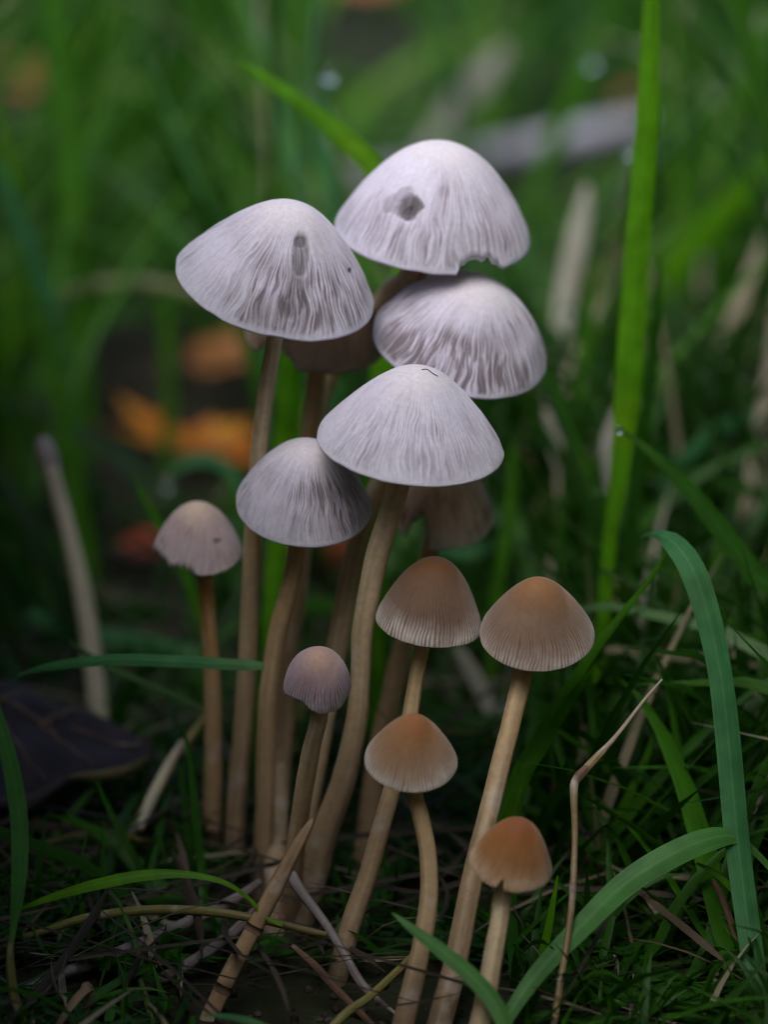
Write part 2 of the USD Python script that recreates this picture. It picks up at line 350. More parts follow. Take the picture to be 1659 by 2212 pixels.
# bulk grass: one colour per blade from the per-blade number "rnd"
GRASS = usdkit.material(stage, "/World/Looks/grass_blades", {
    "a": ("attribute", {"attribute": "rnd"}), "u": ("attribute", {"attribute": "across"}), "al": ("attribute", {"attribute": "along"}),
    "r": ("rgb_ramp", {"ramp": [(0.0, (0.0080, 0.0360, 0.0024)), (0.35, (0.0176, 0.0760, 0.0040)), (0.55, (0.0400, 0.1440, 0.0064)), (0.68, (0.1040, 0.2480, 0.0112)), (0.74, (0.1200, 0.2720, 0.0240)), (0.79, (0.0400, 0.1360, 0.0400)), (0.88, (0.0720, 0.2000, 0.0800)), (0.905, (0.10, 0.12, 0.03)), (0.925, (0.26, 0.22, 0.14)), (1.0, (0.36, 0.32, 0.25))]}),
    "um": ("math", {"math_type": "multiply", "value2": 8.0}), "alm": ("math", {"math_type": "multiply", "value2": 3.0}), "rm": ("math", {"math_type": "multiply", "value2": 300.0}),
    "co": ("combine_xyz", {}), "n": ("noise_texture", {"scale": 1.5, "detail": 3.0}), "mr": ("map_range", {"from_min": 0.3, "from_max": 0.7, "to_min": 0.65, "to_max": 1.25}),
    "sc": ("combine_color", {}), "col": ("mix", {"mix_type": "multiply", "fac": 1.0}),
    "p": ("principled_bsdf", {"roughness": 0.5, "specular_ior_level": 0.2}), "gm": ("mix", {"mix_type": "multiply", "fac": 1.0, "color2": (1.25, 1.3, 0.55)}),
    "t": ("translucent_bsdf", {}), "m": ("mix_closure", {"fac": 0.32})},
    [("a.fac", "r.fac"), ("u.fac", "um.value1"), ("al.fac", "alm.value1"), ("a.fac", "rm.value1"), ("um.value", "co.x"), ("alm.value", "co.y"), ("rm.value", "co.z"), ("co.vector", "n.vector"), ("n.fac", "mr.value"),
     ("mr.result", "sc.r"), ("mr.result", "sc.g"), ("mr.result", "sc.b"), ("r.color", "col.color1"), ("sc.color", "col.color2"), ("col.color", "p.base_color"), ("col.color", "gm.color1"), ("gm.color", "t.color"),
     ("p.BSDF", "m.closure1"), ("t.BSDF", "m.closure2")], surface="m.closure")
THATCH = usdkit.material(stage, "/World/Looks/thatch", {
    "a": ("attribute", {"attribute": "rnd"}), "r": ("rgb_ramp", {"ramp": [(0.0, (0.016, 0.011, 0.007)), (0.5, (0.035, 0.024, 0.015)), (0.85, (0.07, 0.05, 0.032)), (1.0, (0.15, 0.12, 0.09))]}),  # ramp darkened to paint in the gloom low down
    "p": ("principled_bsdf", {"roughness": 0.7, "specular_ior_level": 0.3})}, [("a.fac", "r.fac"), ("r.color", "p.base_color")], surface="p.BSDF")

# ------------------------------------------------------------------ ground
CENTRE = G(640, 2010)


def ground_height(x, y):
    r = np.hypot(x - CENTRE[0], y - CENTRE[1])
    h = (meshkit.fbm(np.stack([x * 14, y * 14, 0 * x], -1), 4, 3) - 0.5) * 0.010 + (meshkit.fbm(np.stack([x * 120, y * 120, 0 * x], -1), 3, 9) - 0.5) * 0.004
    far = (meshkit.fbm(np.stack([x * 0.25, y * 0.25, 0 * x], -1), 3, 31) - 0.5) * 0.5
    return h * np.clip(r / 0.05, 0.25, 1) + far * np.clip((r - 4) / 10, 0, 1) - 0.002


rr = np.concatenate([np.linspace(0.002, 0.6, 150), np.geomspace(0.61, 120, 130)])
tt = np.linspace(0, 2 * np.pi, 220, endpoint=False)
TT, RR = np.meshgrid(tt, rr)
gx, gy = CENTRE[0] + RR * np.cos(TT), CENTRE[1] + RR * np.sin(TT)
gv = np.stack([gx, gy, ground_height(gx, gy)], -1).reshape(-1, 3)
gf = grid_faces(len(rr), len(tt), True)
gv = np.vstack([gv, [[CENTRE[0], CENTRE[1], -0.002]]])
j = np.arange(len(tt))
gf = np.vstack([gf[:, ::-1], np.stack([np.full(len(tt), len(gv) - 1), j, (j + 1) % len(tt)], 1)])
tag(put("ground", gv, gf, SOIL), "soil under the grass and the mushrooms, its colour darkened as shading", "ground", kind="structure")


# ------------------------------------------------------------------ mushrooms
PROFILE = {
    "cone": [(0, 1), (0.10, 0.990), (0.22, 0.945), (0.36, 0.85), (0.55, 0.66), (0.75, 0.41), (0.90, 0.19), (0.97, 0.07), (1.0, 0.0)],
    "bell": [(0, 1), (0.12, 0.99), (0.27, 0.945), (0.45, 0.83), (0.63, 0.65), (0.79, 0.43), (0.915, 0.215), (0.98, 0.08), (1.0, 0.015)],
    "round": [(0, 1), (0.2, 0.975), (0.42, 0.89), (0.63, 0.74), (0.80, 0.55), (0.92, 0.33), (0.985, 0.14), (1.0, 0.012)],
    "dome": [(0, 1), (0.15, 0.985), (0.33, 0.925), (0.53, 0.79), (0.71, 0.60), (0.86, 0.37), (0.955, 0.17), (0.995, 0.06), (1.0, 0.012)],
}


SURFACE = {}


def mushroom(label, cap, stem, depth, L, R, top, bottom, path, profile="bell", look="white", stem_look="pale", grooves=1.0, k=1.0, seed=0,
             notches=(), dents=(), wave=0.02, striate=0, base=None, patch=None, coarse=False, cap_label=None):
    """L, R, top, bottom: where the cap's outline ends in the layout; path: [(px, py, width px)] of the visible stem, going down; base: (px, py) on the ground."""
    L, R = np.array(L, float), np.array(R, float)
    a_px = np.linalg.norm(R - L) / 2
    phi = math.atan2(R[1] - L[1], R[0] - L[0])           # clockwise turn in the picture
    c_px = (L + R) / 2
    down = np.array([-math.sin(phi), math.cos(phi)])
    b_px = max(math.sqrt(max((bottom - c_px[1]) ** 2 - (a_px * math.sin(phi)) ** 2, 0)) / math.cos(phi), 0.2 * a_px)
    eps = math.asin(min(b_px / a_px, 0.75))
    h_px = (c_px[1] - top) / math.cos(phi) / math.cos(eps)
    m = depth * PX
    prs = spline(np.array([(x, y, 0.0) for x, y in PROFILE[profile]]), 60)[:, :2]
    tq = np.linspace(0, 2 * np.pi, 72, endpoint=False)
    target = (L[0], R[0], top, bottom)
    for _ in range(12):                                  # turn the outline seen in the picture into size, height and tilt
        eps = math.asin(float(np.clip(b_px / a_px, 0.12, 0.8)))
        a, h = a_px * m, h_px * m
        C = P(c_px[0], c_px[1], depth)
        view = C - CAM; view /= np.linalg.norm(view)
        r = np.cross(view, [0, 0, 1]); r /= np.linalg.norm(r)
        u = np.cross(r, view)
        axis = math.cos(eps) * (math.sin(phi) * r + math.cos(phi) * u) - math.sin(eps) * view
        ex = r - axis * (r @ axis); ex /= np.linalg.norm(ex)
        ey = np.cross(axis, ex)                           # away from the camera
        o_ = C + a * prs[:, None, :1] * (np.cos(tq)[None, :, None] * ex + np.sin(tq)[None, :, None] * ey) + h * prs[:, None, 1:] * axis
        ox, oy, _d = project(o_)
        c_px = c_px + np.array([((target[0] - ox.min()) + (target[1] - ox.max())) / 2 * 0.8, 0])
        a_px *= ((target[1] - target[0]) / (ox.max() - ox.min())) ** 0.8
        h_px += (oy.min() - target[2]) / math.cos(phi) / math.cos(eps) * 0.8
        b_px = float(np.clip(b_px + (target[3] - oy.max()) * 0.6, 0.1 * a_px, 0.8 * a_px))
    nth, ns = (200, 70) if coarse else (680, 120)
    pr = spline(np.array([(x, y, 0.0) for x, y in PROFILE[profile]]), 400)[:, :2]
    ll = np.concatenate([[0], np.cumsum(np.hypot(*np.diff(pr, axis=0).T))]); ll /= ll[-1]
    s = np.linspace(0.004, 1, ns)
    th = np.arange(nth) * 2 * np.pi / nth
    TH, S = np.meshgrid(th, s)
    lim = np.ones_like(th)
    for (px, w, dp, rag) in notches:
        t0 = -math.pi / 2 + math.asin(np.clip((px - c_px[0]) / a_px, -0.999, 0.999))
        wth = w / a_px / max(abs(math.sin(t0)), 0.3)
        dd = np.abs((th - t0 + np.pi) % (2 * np.pi) - np.pi) / wth
        nz = meshkit.fbm(np.stack([th * 15, 0 * th, 0 * th], -1), 4, seed + 77) - 0.5
        lim = lim - np.clip(dp * np.clip(1.35 - dd + rag * nz * 1.6, 0, 1) ** 0.8, 0, 0.7)
    SS = S * lim[None]
    rad = np.interp(SS, ll, pr[:, 0])
    zz = np.interp(SS, ll, pr[:, 1])
    # waviness of the margin, and fibres running down from the apex
    wv = meshkit.noise(np.stack([np.cos(TH) * 2.2 + 5, np.sin(TH) * 2.2, 0 * TH], -1), seed) - 0.5
    wv2 = meshkit.noise(np.stack([np.cos(TH) * 6 + 5, np.sin(TH) * 6, 0 * TH], -1), seed + 3) - 0.5
    radw = rad * (1 + (wave * wv * 2 + wave * 0.6 * wv2) * S ** 2)
    zw = zz + (wave * wv2 * 1.2 + wave * wv) * S ** 6
    bend = 0.09 * (meshkit.noise(np.stack([np.cos(TH) * 4, np.sin(TH) * 4, S * 5], -1), seed + 11) - 0.5) + 0.03 * (meshkit.noise(np.stack([np.cos(TH) * 9, np.sin(TH) * 9, S * 11], -1), seed + 12) - 0.5)
    T2 = TH + bend

    def fibre(kk, ms, sd):
        return meshkit.noise(np.stack([np.cos(T2) * kk + 50, np.sin(T2) * kk + 50, S * ms], -1), seed + sd)

    f1, f2, f3 = fibre(13 * k, 4.0, 21), fibre(24 * k, 7.0, 22), fibre(40 * k, 9.0, 23)
    big = meshkit.fbm(np.stack([np.cos(TH) * 1.6 + 9, np.sin(TH) * 1.6, S * 2.4], -1), 2, seed + 31)
    ridge = 0.55 * (1 - np.abs(2 * fibre(30 * k, 2.2, 24) - 1)) + 0.45 * (1 - np.abs(2 * fibre(46 * k, 3.6, 25) - 1))
    ridge = np.clip((ridge - 0.62) / 0.30, 0, 1)
    dash = np.clip((0.55 * f2 + 0.45 * f3 - 0.56) / 0.14, 0, 1)
    zone = np.clip((S - 0.10) / 0.40, 0, 1) * np.clip((1.0 - S) / 0.05, 0.12, 1)
    amp = np.clip(0.25 + 1.6 * (big - 0.40), 0.06, 0.8)
    pos0 = C + a * radw[..., None] * (np.cos(TH)[..., None] * ex + np.sin(TH)[..., None] * ey) + h * zw[..., None] * axis
    qx, qy, qd = project(pos0)
    front = np.sin(TH) < 0.25
    if patch:
        for (px, py, rx, ry, ad) in patch:
            amp = amp + ad * front * np.exp(-(((qx - px) / rx) ** 2 + ((qy - py) / ry) ** 2))
    amp = np.clip(amp, 0.03, 1.1)
    pleat = 0.5 - 0.5 * np.cos(T2 * round(104 * k) + 7 * (meshkit.noise(np.stack([np.cos(TH) * 7, np.sin(TH) * 7, S * 1.2], -1), seed + 27) - 0.5))
    if striate:
        ph = T2 * striate + 2.5 * (meshkit.noise(np.stack([np.cos(TH) * 5, np.sin(TH) * 5, S * 1.5], -1), seed + 26) - 0.5)
        lines = np.clip(0.5 - 0.9 * np.cos(ph), 0, 1)
        groove = np.clip(lines * np.clip((S - 0.38) / 0.3, 0, 1) * (0.45 + 1.1 * (f1 - 0.3)) * grooves, 0, 1)
        disp = -0.00007 * groove + 0.00005 * (f2 - 0.5) * zone
    else:
        groove = np.clip(zone * grooves * (0.95 * np.clip(amp, 0, 0.85) * (1 - ridge) * (0.62 + 0.5 * (f1 - 0.2)) + 0.35 * dash * (0.3 + amp) + 0.30 * pleat * np.clip(f1 + 0.15, 0, 1) * (0.35 + amp)), 0, 1)
        disp = 0.00009 * zone * (ridge - 0.5) * (0.35 + amp) - 0.00004 * dash * zone - 0.00003 * pleat * zone
    stain = np.zeros_like(S)
    for (px, py, rx, ry, dp, st, rot, *rg) in dents:
        ca, sa = math.cos(math.radians(rot)), math.sin(math.radians(rot))
        dx, dy = (qx - px) * ca + (qy - py) * sa, -(qx - px) * sa + (qy - py) * ca
        n2 = meshkit.fbm(np.stack([qx / 14, qy / 14, 0 * qx], -1), 3, seed + 41) - 0.5
        e = (np.abs(dx / rx) ** 2.4 + np.abs(dy / ry) ** 2.4) ** (1 / 2.4) + (rg[0] if rg else 0.35) * n2
        mask = front * np.clip((1.2 - e) / 0.42, 0, 1)
        mask = mask * mask * (3 - 2 * mask)
        disp = disp - dp * mask
        stain = np.maximum(stain, st * mask * (0.85 + 0.35 * (f2 - 0.4)))
    for (px, w, dp, rag) in notches:
        if rag > 0:
            e = np.hypot((qx - px) / (w * 1.1), (SS - lim[None] + 0.0) / 0.06)
            stain = np.maximum(stain, front * (lim[None] < 0.97) * np.clip(1.2 - (lim[None] - SS) / 0.045, 0, 1) * 0.8)
    # outward normal of the smooth cap
    dr, dz = np.gradient(rad, axis=0) * a, np.gradient(zz, axis=0) * h
    nl = np.hypot(dr, dz) + 1e-12
    nr, nz_ = -dz / nl, dr / nl
    out = nr[..., None] * (np.cos(TH)[..., None] * ex + np.sin(TH)[..., None] * ey) + nz_[..., None] * axis
    v1 = pos0 + out * disp[..., None]
    # margin and underside: the flesh is 0.5-0.8 mm thick
    thick = 0.0007 * np.clip(a / 0.012, 0.6, 1)
    lip = []
    for ang in (35, 75, 120, 160):
        ca, sa = math.cos(math.radians(ang)), math.sin(math.radians(ang))
        tang = np.stack([np.gradient(radw, axis=0)[-1] * a, np.gradient(zw, axis=0)[-1] * h], -1)
        tang /= np.linalg.norm(tang, axis=-1, keepdims=True) + 1e-12
        tv = tang[:, :1] * (np.cos(th)[:, None] * ex + np.sin(th)[:, None] * ey) + tang[:, 1:] * axis
        lip.append(v1[-1] - out[-1] * thick * 0.5 * (1 - ca) + tv * thick * 0.5 * sa)
    inner = []
    for q in np.linspace(1, 0.02, 26):
        i = int(round(q * (ns - 1)))
        inner.append(pos0[i] - out[i] * (thick + (0.0012 if dents else 0.0) * min(1.0, (1 - q) / 0.15)))
    rows = np.concatenate([v1, np.array(lip), np.array(inner)])
    nrow = len(rows)
    v = rows.reshape(-1, 3)
    f = grid_faces(nrow, nth, True)
    apex_o = C + axis * h * 1.0 ; apex_i = C + axis * (h - thick)
    v = np.vstack([v, apex_o[None] - axis * 0.00001, apex_i[None]])
    jj = np.arange(nth); kk = (jj + 1) % nth
    f = np.vstack([f, np.stack([np.full(nth, len(v) - 2), kk, jj], 1), np.stack([np.full(nth, len(v) - 1), (nrow - 1) * nth + jj, (nrow - 1) * nth + kk], 1)])
    f = f[:, ::-1]
    ext = lambda A, e: np.concatenate([A.ravel(), np.full((nrow - ns) * nth, e), [A[0, 0], e]])
    rad_attr = np.concatenate([SS.ravel(), np.ones(4 * nth), np.full(26 * nth, 0.7), [0, 0.6]])
    # stem
    pts, wid = [], []
    basep = G(*base)
    d0, d1 = depth + 0.0, ground_d(base[1])
    top_pt = C + axis * h * 0.62
    ys = [p_[1] for p_ in path]
    span = base[1] - ys[0]
    pts.append(top_pt); wid.append(path[0][2] * 0.95)
    for (px, py, w, *dz_) in path:
        q = np.clip((py - ys[0]) / span, 0, 1)
        q = q * q * (3 - 2 * q) if False else q
        pts.append(P(px, py, dz_[0] if dz_ else d0 + (d1 - d0) * q)); wid.append(w)
    pts.append(basep); wid.append(path[-1][2] * 1.1)
    dn = pts[-1] - pts[-2]; pts.append(basep + dn / np.linalg.norm(dn) * 0.009); wid.append(path[-1][2] * 1.1)
    rr_ = np.array(wid) * 0.5 * m
    sp = spline(np.column_stack([np.array(pts), rr_]), 90)
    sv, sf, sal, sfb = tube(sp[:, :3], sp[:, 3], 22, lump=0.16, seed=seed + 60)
    origin = np.array([basep[0], basep[1], 0.0])
    root = thing("mushroom", origin, label, "mushroom")
    cp = put("cap", v, f, CAP[look], root, origin, rad=rad_attr, groove=ext(groove, 0.3), spot=ext(np.clip(stain, 0, 1), 0.0))
    SURFACE[seed] = v1.reshape(-1, 3)
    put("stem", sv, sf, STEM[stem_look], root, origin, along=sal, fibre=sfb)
    # gills: thin plates under the cap
    gvs, gfs, ng = [], [], 64
    for i in range(ng):
        t = i * 2 * np.pi / ng
        jn = int(t / (2 * np.pi) * nth) % nth
        dirv = math.cos(t) * ex + math.sin(t) * ey
        top_row, bot_row = [], []
        for q in np.linspace(0.25, 0.96, 8):
            ii = int(q * (ns - 1))
            pt = pos0[ii, jn] - out[ii, jn] * (thick * 0.9 + (0.0011 if dents else 0.0))
            top_row.append(pt)
            wdt = 0.16 * h * math.sin(math.pi * (q - 0.2) / 0.85) + 0.0003
            bot_row.append(pt - axis * wdt)
        n0 = len(gvs) * 16
        gvs.append(np.array(top_row + bot_row))
        for c in range(7):
            gfs += [(n0 + c, n0 + c + 1, n0 + 9 + c), (n0 + c, n0 + 9 + c, n0 + 8 + c)]
    put("gills", np.vstack(gvs), np.array(gfs), GILL, root, origin, smooth=False)
    return root


mushroom("large white cap with a dark grey slot, uppermost on the left of the cluster", None, None, 0.462, (383, 562), (808, 668), 430, 733,
         [(592, 735, 36), (577, 830, 37), (561, 960, 38), (548, 1120, 39), (541, 1280, 41), (536, 1400, 43), (526, 1560, 43), (512, 1720, 45)], "cone", "white", seed=101,
         base=(505, 1855), wave=0.03, dents=[(651, 552, 18, 48, 0.00030, 0.66, 3, 0.22), (650, 522, 15, 14, 0.00015, 0.82, 0, 0.15), (640, 642, 26, 48, 0.0002, 0.42, 14, 0.3), (757, 585, 4, 5, 0.0002, 0.9, 0)],
         patch=[(645, 675, 65, 75, 0.5), (560, 640, 80, 60, 0.3), (470, 510, 90, 70, -0.5), (720, 650, 60, 70, 0.2)])
mushroom("topmost white cap with a brown hole and a torn notch in its rim", None, None, 0.476, (726, 486), (1147, 530), 303, 591,
         [(893, 592, 62, 0.478), (850, 630, 58, 0.484), (800, 690, 52, 0.498), (745, 760, 46, 0.510), (705, 830, 40, 0.512), (680, 950, 40, 0.510), (660, 1100, 42, 0.507), (640, 1300, 44, 0.503), (618, 1480, 46, 0.50), (602, 1700, 48, 0.492)], "bell", "white", seed=202,
         base=(590, 1960), wave=0.02, grooves=0.8, notches=[(1030, 27, 0.10, 0.8), (1062, 16, 0.05, 0.6)], dents=[(884, 450, 29, 22, 0.00040, 0.92, -42, 0.6), (880, 456, 12, 7, 0.0003, 1.0, -50, 0.5), (843, 444, 18, 20, 0.0001, 0.50, 0, 0.7), (866, 422, 26, 12, 0.0001, 0.42, -25, 0.7)],
         patch=[(960, 540, 80, 60, 0.35), (1080, 490, 60, 70, 0.25), (975, 400, 20, 30, 0.5), (820, 380, 90, 60, -0.5)])
mushroom("white cap with dark brown streaks, right of the cluster under the topmost cap", None, None, 0.473, (803, 695), (1184, 800), 585, 860,
         [(970, 865, 44), (900, 950, 44), (822, 1040, 44), (770, 1180, 44), (737, 1350, 46), (712, 1490, 46), (688, 1620, 48), (655, 1800, 52)], "bell", "white", seed=303,
         base=(644, 1930), wave=0.02, grooves=1.25, patch=[(1045, 790, 110, 85, 0.55), (900, 770, 80, 60, 0.3), (1040, 630, 80, 40, -0.4)])
mushroom("smooth white conical cap in front of the cluster's middle, tiny black line near its top", None, None, 0.453, (686, 935), (1088, 985), 787, 1048,
         [(860, 1045, 52), (836, 1130, 51), (810, 1220, 50), (786, 1350, 48), (779, 1460, 46), (770, 1560, 48), (744, 1680, 54), (702, 1800, 60)], "cone", "white", seed=404,
         base=(660, 1960), wave=0.022, grooves=0.72, patch=[(960, 960, 90, 60, 0.15), (760, 900, 60, 60, -0.15)])
mushroom("greyish white cap left of the central one, its right side in shadow", None, None, 0.464, (507, 1080), (803, 1108), 945, 1181,
         [(643, 1178, 38), (628, 1260, 39), (604, 1350, 41), (586, 1450, 42), (576, 1560, 43), (572, 1750, 45)], "bell", "white", "tan", seed=505,
         base=(567, 1905), wave=0.02, grooves=1.05, k=1.15, patch=[(690, 1110, 90, 60, 0.45)])
mushroom("small pinkish cap with a ragged rim at the left edge of the cluster", None, None, 0.482, (328, 1190), (525, 1192), 1082, 1243,
         [(443, 1245, 32), (449, 1320, 34), (456, 1420, 36), (460, 1540, 38), (460, 1680, 40)], "bell", "pinkish", "orange", seed=606,
         base=(455, 1840), wave=0.035, grooves=0.75, k=0.75, notches=[(340, 30, 0.12, 0.7), (402, 22, 0.07, 0.3)], dents=[(470, 1170, 8, 7, 0.0002, 0.6, 0)])
mushroom("small mauve cap tucked low among the stems, its rim wavy", None, None, 0.446, (609, 1474), (759, 1492), 1395, 1541,
         [(690, 1540, 38), (672, 1620, 40), (655, 1720, 41), (638, 1840, 42)], "round", "mauve", "pale", seed=707,
         base=(630, 1965), wave=0.09, grooves=0.8, striate=62, notches=[(640, 30, 0.14, 0.0)])
mushroom("dark brown bell cap touching the fawn cap on its right", None, None, 0.455, (811, 1330), (1040, 1362), 1201, 1398,
         [(912, 1398, 34), (900, 1460, 34), (884, 1560, 35), (858, 1660, 37), (826, 1780, 40), (795, 1890, 42), (760, 1990, 44)], "bell", "brown", "tan", seed=808,
         base=(735, 2085), wave=0.012, grooves=0.8, striate=84)
mushroom("fawn brown cap standing furthest right in the cluster", None, None, 0.451, (1035, 1364), (1285, 1372), 1245, 1449,
         [(1132, 1448, 42), (1112, 1530, 42), (1085, 1640, 43), (1055, 1760, 45), (1020, 1900, 48), (990, 2050, 50)], "cone", "fawn", "tan", seed=909,
         base=(955, 2190), wave=0.012, grooves=0.85, striate=88)
mushroom("tan cap with a pale rim, in front below the dark brown one", None, None, 0.437, (786, 1632), (988, 1650), 1540, 1710,
         [(896, 1710, 34), (908, 1760, 36), (924, 1840, 38), (927, 1930, 40), (915, 2020, 42), (896, 2110, 44)], "cone", "tan", "tan", seed=111,
         base=(870, 2215), wave=0.012, grooves=0.7, striate=78)
mushroom("smallest orange cap with a slit in its rim, lowest in front", None, None, 0.430, (1014, 1846), (1190, 1888), 1763, 1926,
         [(1088, 1925, 40), (1079, 1990, 40), (1066, 2060, 42), (1050, 2150, 44)], "bell", "orange", "pale", seed=222,
         base=(1020, 2290), wave=0.035, grooves=0.75, striate=70, notches=[(1080, 6, 0.13, 0.0)])
mushroom("shaded brown cap half hidden behind and below the slotted white cap", None, None, 0.494, (526, 705), (842, 745), 560, 806,
         [(684, 806, 40), (674, 900, 40), (662, 1000, 42), (648, 1150, 44), (632, 1300, 44), (618, 1480, 46), (606, 1700, 46)], "bell", "shadedark", "tan", seed=333,
         base=(600, 1860), wave=0.04, grooves=1.0, coarse=True, notches=[(590, 30, 0.16, 0.8)])
mushroom("dull brown torn cap hanging behind the right of the central white cap", None, None, 0.492, (850, 1110), (1066, 1118), 985, 1187,
         [(930, 1187, 38), (905, 1290, 40), (870, 1400, 44), (843, 1520, 48), (815, 1650, 50)], "dome", "raisedbrown", "tan", seed=444,
         base=(785, 1870), wave=0.03, grooves=1.1, k=0.8, coarse=True, notches=[(900, 20, 0.34, 0.4)])


# ------------------------------------------------------------------ single grass blades
def blade(label, pts, d, look="mid", twist=20, fold=0.25, base=None, name="grass_shoot", cat="grass blade", seed=0, group=None):
    """pts: [(px, py, width px)]; d: one distance or one per point; base: (px, distance) where it is rooted in the ground."""
    dd = list(np.broadcast_to(np.asarray(d, float), (len(pts),)))
    p3 = [P(x, y, q) for (x, y, w), q in zip(pts, dd)]
    w3 = [w * PX * q for (x, y, w), q in zip(pts, dd)]
    tw = list(np.broadcast_to(np.asarray(twist, float), (len(pts),)))
    if base:
        bp = G(base[0], row_on_ground(base[1]))
        bp = bp - np.array([0, 0, 0.003])
        p3.append(bp); w3.append(w3[-1] * 0.7); tw.append(tw[-1])
    v, f, al, u = ribbon(p3, w3, tw, fold, seed=seed)
    o = p3[-1]
    return tag(put(name, v - np.asarray(o), f, B[look], along=al, across=u), label, cat, group), o


def place(res):
    prim, o = res
    UsdGeom.Xformable(prim).AddTranslateOp().Set(Gf.Vec3d(*map(float, o)))


